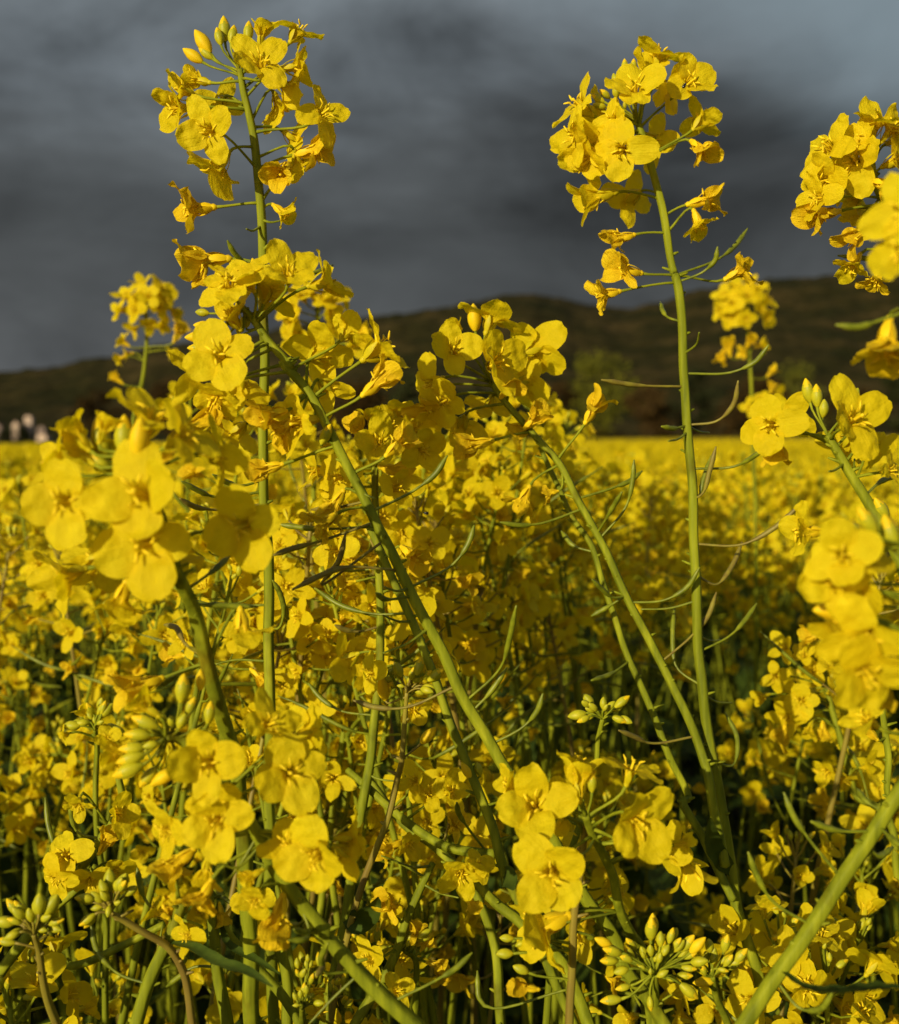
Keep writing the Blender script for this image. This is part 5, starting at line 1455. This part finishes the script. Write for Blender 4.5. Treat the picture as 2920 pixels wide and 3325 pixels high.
def beetle(lab, k, x, y, d, ln, ax):
    p0 = at(*fr(k, x, y), d)
    e = bpy.data.objects.new('pollen_beetle', None)
    COL.objects.link(e)
    e.location = p0
    e.rotation_mode = 'QUATERNION'
    e.rotation_quaternion = basis(-FWD, ax).to_quaternion()
    tag(e, lab, 'beetle')

    def ell(c, r):
        mb = MB()
        V, F = [], []
        for i in range(9):
            t = PI * i / 8
            for j in range(12):
                a = 2 * PI * j / 12
                V.append(Vector((c[0] + r[0] * math.cos(t), c[1] + r[1] * math.sin(t) * math.cos(a), c[2] + r[2] * math.sin(t) * math.sin(a))) * ln * mm)
        for i in range(8):
            for j in range(12):
                F.append((i * 12 + j, i * 12 + (j + 1) % 12, (i + 1) * 12 + (j + 1) % 12, (i + 1) * 12 + j))
        mb.add(V, F)
        return mb
    obj('wing_case', ell((0, 0, 0), (.36, .24, .18)).mesh('wing_case', [M_BEETLE]), e)
    obj('thorax', ell((.33, 0, 0), (.13, .2, .14)).mesh('thorax', [M_BEETLE]), e)
    obj('head', ell((.47, 0, -.01), (.08, .11, .09)).mesh('head', [M_BEETLE]), e)
    for sx in (-.15, .08, .28):
        for sy in (-1, 1):
            mb = MB()
            tube(mb, [Vector((sx, sy * .18, -.05)) * ln * mm, Vector((sx * 1.3, sy * .34, .0)) * ln * mm, Vector((sx * 1.6, sy * .46, -.16)) * ln * mm], [.03 * ln * mm, .025 * ln * mm, .012 * ln * mm], 5)
            obj('leg', mb.mesh('leg', [M_BEETLE]), e)


beetle('tiny black beetle in a flower at the top of the tall branching plant', 'B', 936, 344, .428, 2.7, 60)
beetle('tiny black beetle on a shaded petal just beyond the slanting thick stem', 'D', 872, 1376, .445, 2.6, 170)

# ================================================================== light, sky, camera
SUN_EL, SUN_AZ = 16.5, -146.0      # azimuth measured from the view direction, negative = to the left
sd = Vector((math.sin(R(SUN_AZ)) * math.cos(R(SUN_EL)), math.cos(R(SUN_AZ)) * math.cos(R(SUN_EL)), math.sin(R(SUN_EL))))
sun = bpy.data.lights.new('sun', 'SUN')
sun.energy = 4.6
sun.color = (1.0, .87, .58)
sun.angle = R(.5)
so = bpy.data.objects.new('sun', sun)
COL.objects.link(so)
so.rotation_mode = 'QUATERNION'
so.rotation_quaternion = sd.to_track_quat('Z', 'Y')
so.location = sd * 50

wd = bpy.data.worlds.new('World')
sc.world = wd
wd.use_nodes = True
nt = wd.node_tree
nt.nodes.clear()
L = nt.links.new
wo = nt.nodes.new('ShaderNodeOutputWorld')
sky = nt.nodes.new('ShaderNodeTexSky')
sky.sky_type = 'NISHITA'
sky.sun_disc = False
sky.sun_elevation = R(SUN_EL)
sky.sun_rotation = R(SUN_AZ)
bgs = nt.nodes.new('ShaderNodeBackground')
bgs.inputs[1].default_value = .07
L(sky.outputs[0], bgs.inputs[0])
tc = nt.nodes.new('ShaderNodeTexCoord')
sep = nt.nodes.new('ShaderNodeSeparateXYZ')
L(tc.outputs['Generated'], sep.inputs[0])


def math_node(op, a, b_=None, c=None, clamp=False):
    n = nt.nodes.new('ShaderNodeMath')
    n.operation = op
    n.use_clamp = clamp
    for i, q in enumerate((a, b_, c)):
        if q is None:
            continue
        if isinstance(q, (int, float)):
            n.inputs[i].default_value = q
        else:
            L(q, n.inputs[i])
    return n.outputs[0]


def cloud_noise(scale, stretch, detail, seed, rough=.55, dist=0):
    mp = nt.nodes.new('ShaderNodeMapping')
    mp.inputs['Scale'].default_value = stretch
    mp.inputs['Location'].default_value = (seed, seed * .37, 0)
    L(tc.outputs['Generated'], mp.inputs[0])
    n = nt.nodes.new('ShaderNodeTexNoise')
    n.inputs['Scale'].default_value = scale
    n.inputs['Detail'].default_value = detail
    n.inputs['Roughness'].default_value = rough
    n.inputs['Distortion'].default_value = dist
    L(mp.outputs[0], n.inputs['Vector'])
    return n.outputs[0]


nA = cloud_noise(2.2, (1, 1, 5), 6, 3.1)
nB = cloud_noise(4.6, (1, 1, 1.7), 6, 8.3, .55, .5)
nC = cloud_noise(3.2, (1, 1, 1.5), 5, 12.9, .6, .3)
el = sep.outputs[2]
elw = math_node('ADD', el, math_node('MULTIPLY', math_node('SUBTRACT', nA, .5), .17))
rp = ramp(nt, [(0, (.128, .133, .137)), (.06, (.116, .122, .127)), (.12, (.080, .087, .090)), (.19, (.068, .075, .078)), (.25, (.101, .113, .120)), (.31, (.190, .220, .243)), (.5, (.25, .295, .325))], elw)
br = math_node('ADD', math_node('MULTIPLY', math_node('SUBTRACT', nB, .5), 2.3), math_node('ADD', math_node('MULTIPLY', math_node('SUBTRACT', nA, .5), .9), 1.0))
mul = nt.nodes.new('ShaderNodeMix')
mul.data_type = 'RGBA'
mul.blend_type = 'MULTIPLY'
mul.inputs[0].default_value = 1
L(rp.outputs[0], mul.inputs[6])
cmb = nt.nodes.new('ShaderNodeCombineColor')
for i in range(3):
    L(br, cmb.inputs[i])
L(cmb.outputs[0], mul.inputs[7])
# thinner, bluer cloud high on the right and a pale break on the left
gx = math_node('ADD', math_node('MULTIPLY', sep.outputs[0], .75), math_node('MULTIPLY', el, 1.5))
gx = math_node('ADD', gx, math_node('MULTIPLY', math_node('SUBTRACT', nC, .5), .42))
mr = nt.nodes.new('ShaderNodeMapRange')
mr.interpolation_type = 'SMOOTHSTEP'
mr.inputs[1].default_value = .55
mr.inputs[2].default_value = .86
L(gx, mr.inputs[0])
mx = nt.nodes.new('ShaderNodeMix')
mx.data_type = 'RGBA'
mx.inputs[7].default_value = (.27, .345, .39, 1)
L(mr.outputs[0], mx.inputs[0])
L(mul.outputs[2], mx.inputs[6])
bgc = nt.nodes.new('ShaderNodeBackground')
L(mx.outputs[2], bgc.inputs[0])
bgc.inputs[1].default_value = .70
# the storm cloud fills the sky ahead; behind the camera it is clear
fr1 = nt.nodes.new('ShaderNodeMapRange')
fr1.interpolation_type = 'SMOOTHSTEP'
fr1.inputs[1].default_value = .35
fr1.inputs[2].default_value = -.35
L(math_node('SUBTRACT', sep.outputs[1], math_node('MULTIPLY', math_node('MAXIMUM', math_node('SUBTRACT', el, .45), 0), 1.2)), fr1.inputs[0])
ms = nt.nodes.new('ShaderNodeMixShader')
L(fr1.outputs[0], ms.inputs[0])
L(bgc.outputs[0], ms.inputs[1])
L(bgs.outputs[0], ms.inputs[2])
L(ms.outputs[0], wo.inputs[0])

cd = bpy.data.cameras.new('camera')
cam = bpy.data.objects.new('camera', cd)
COL.objects.link(cam)
cam.location = EYE
cam.rotation_euler = (PI / 2 - PITCH, 0, 0)
cd.sensor_fit = 'VERTICAL'
cd.sensor_height = 36
cd.sensor_width = 36
cd.lens = 36 * FPX / SH
cd.clip_start = .01
cd.clip_end = 20000
cd.dof.use_dof = True
cd.dof.focus_distance = .405
cd.dof.aperture_fstop = cd.lens / 3.2
sc.camera = cam

sc.view_settings.view_transform = 'Standard'
sc.view_settings.look = 'None'
sc.view_settings.exposure = .2
sc.view_settings.gamma = 1
sc.cycles.use_denoising = True
sc.cycles.max_bounces = 8
sc.cycles.diffuse_bounces = 5
sc.cycles.transmission_bounces = 4
sc.cycles.caustics_reflective = False
sc.cycles.caustics_refractive = False
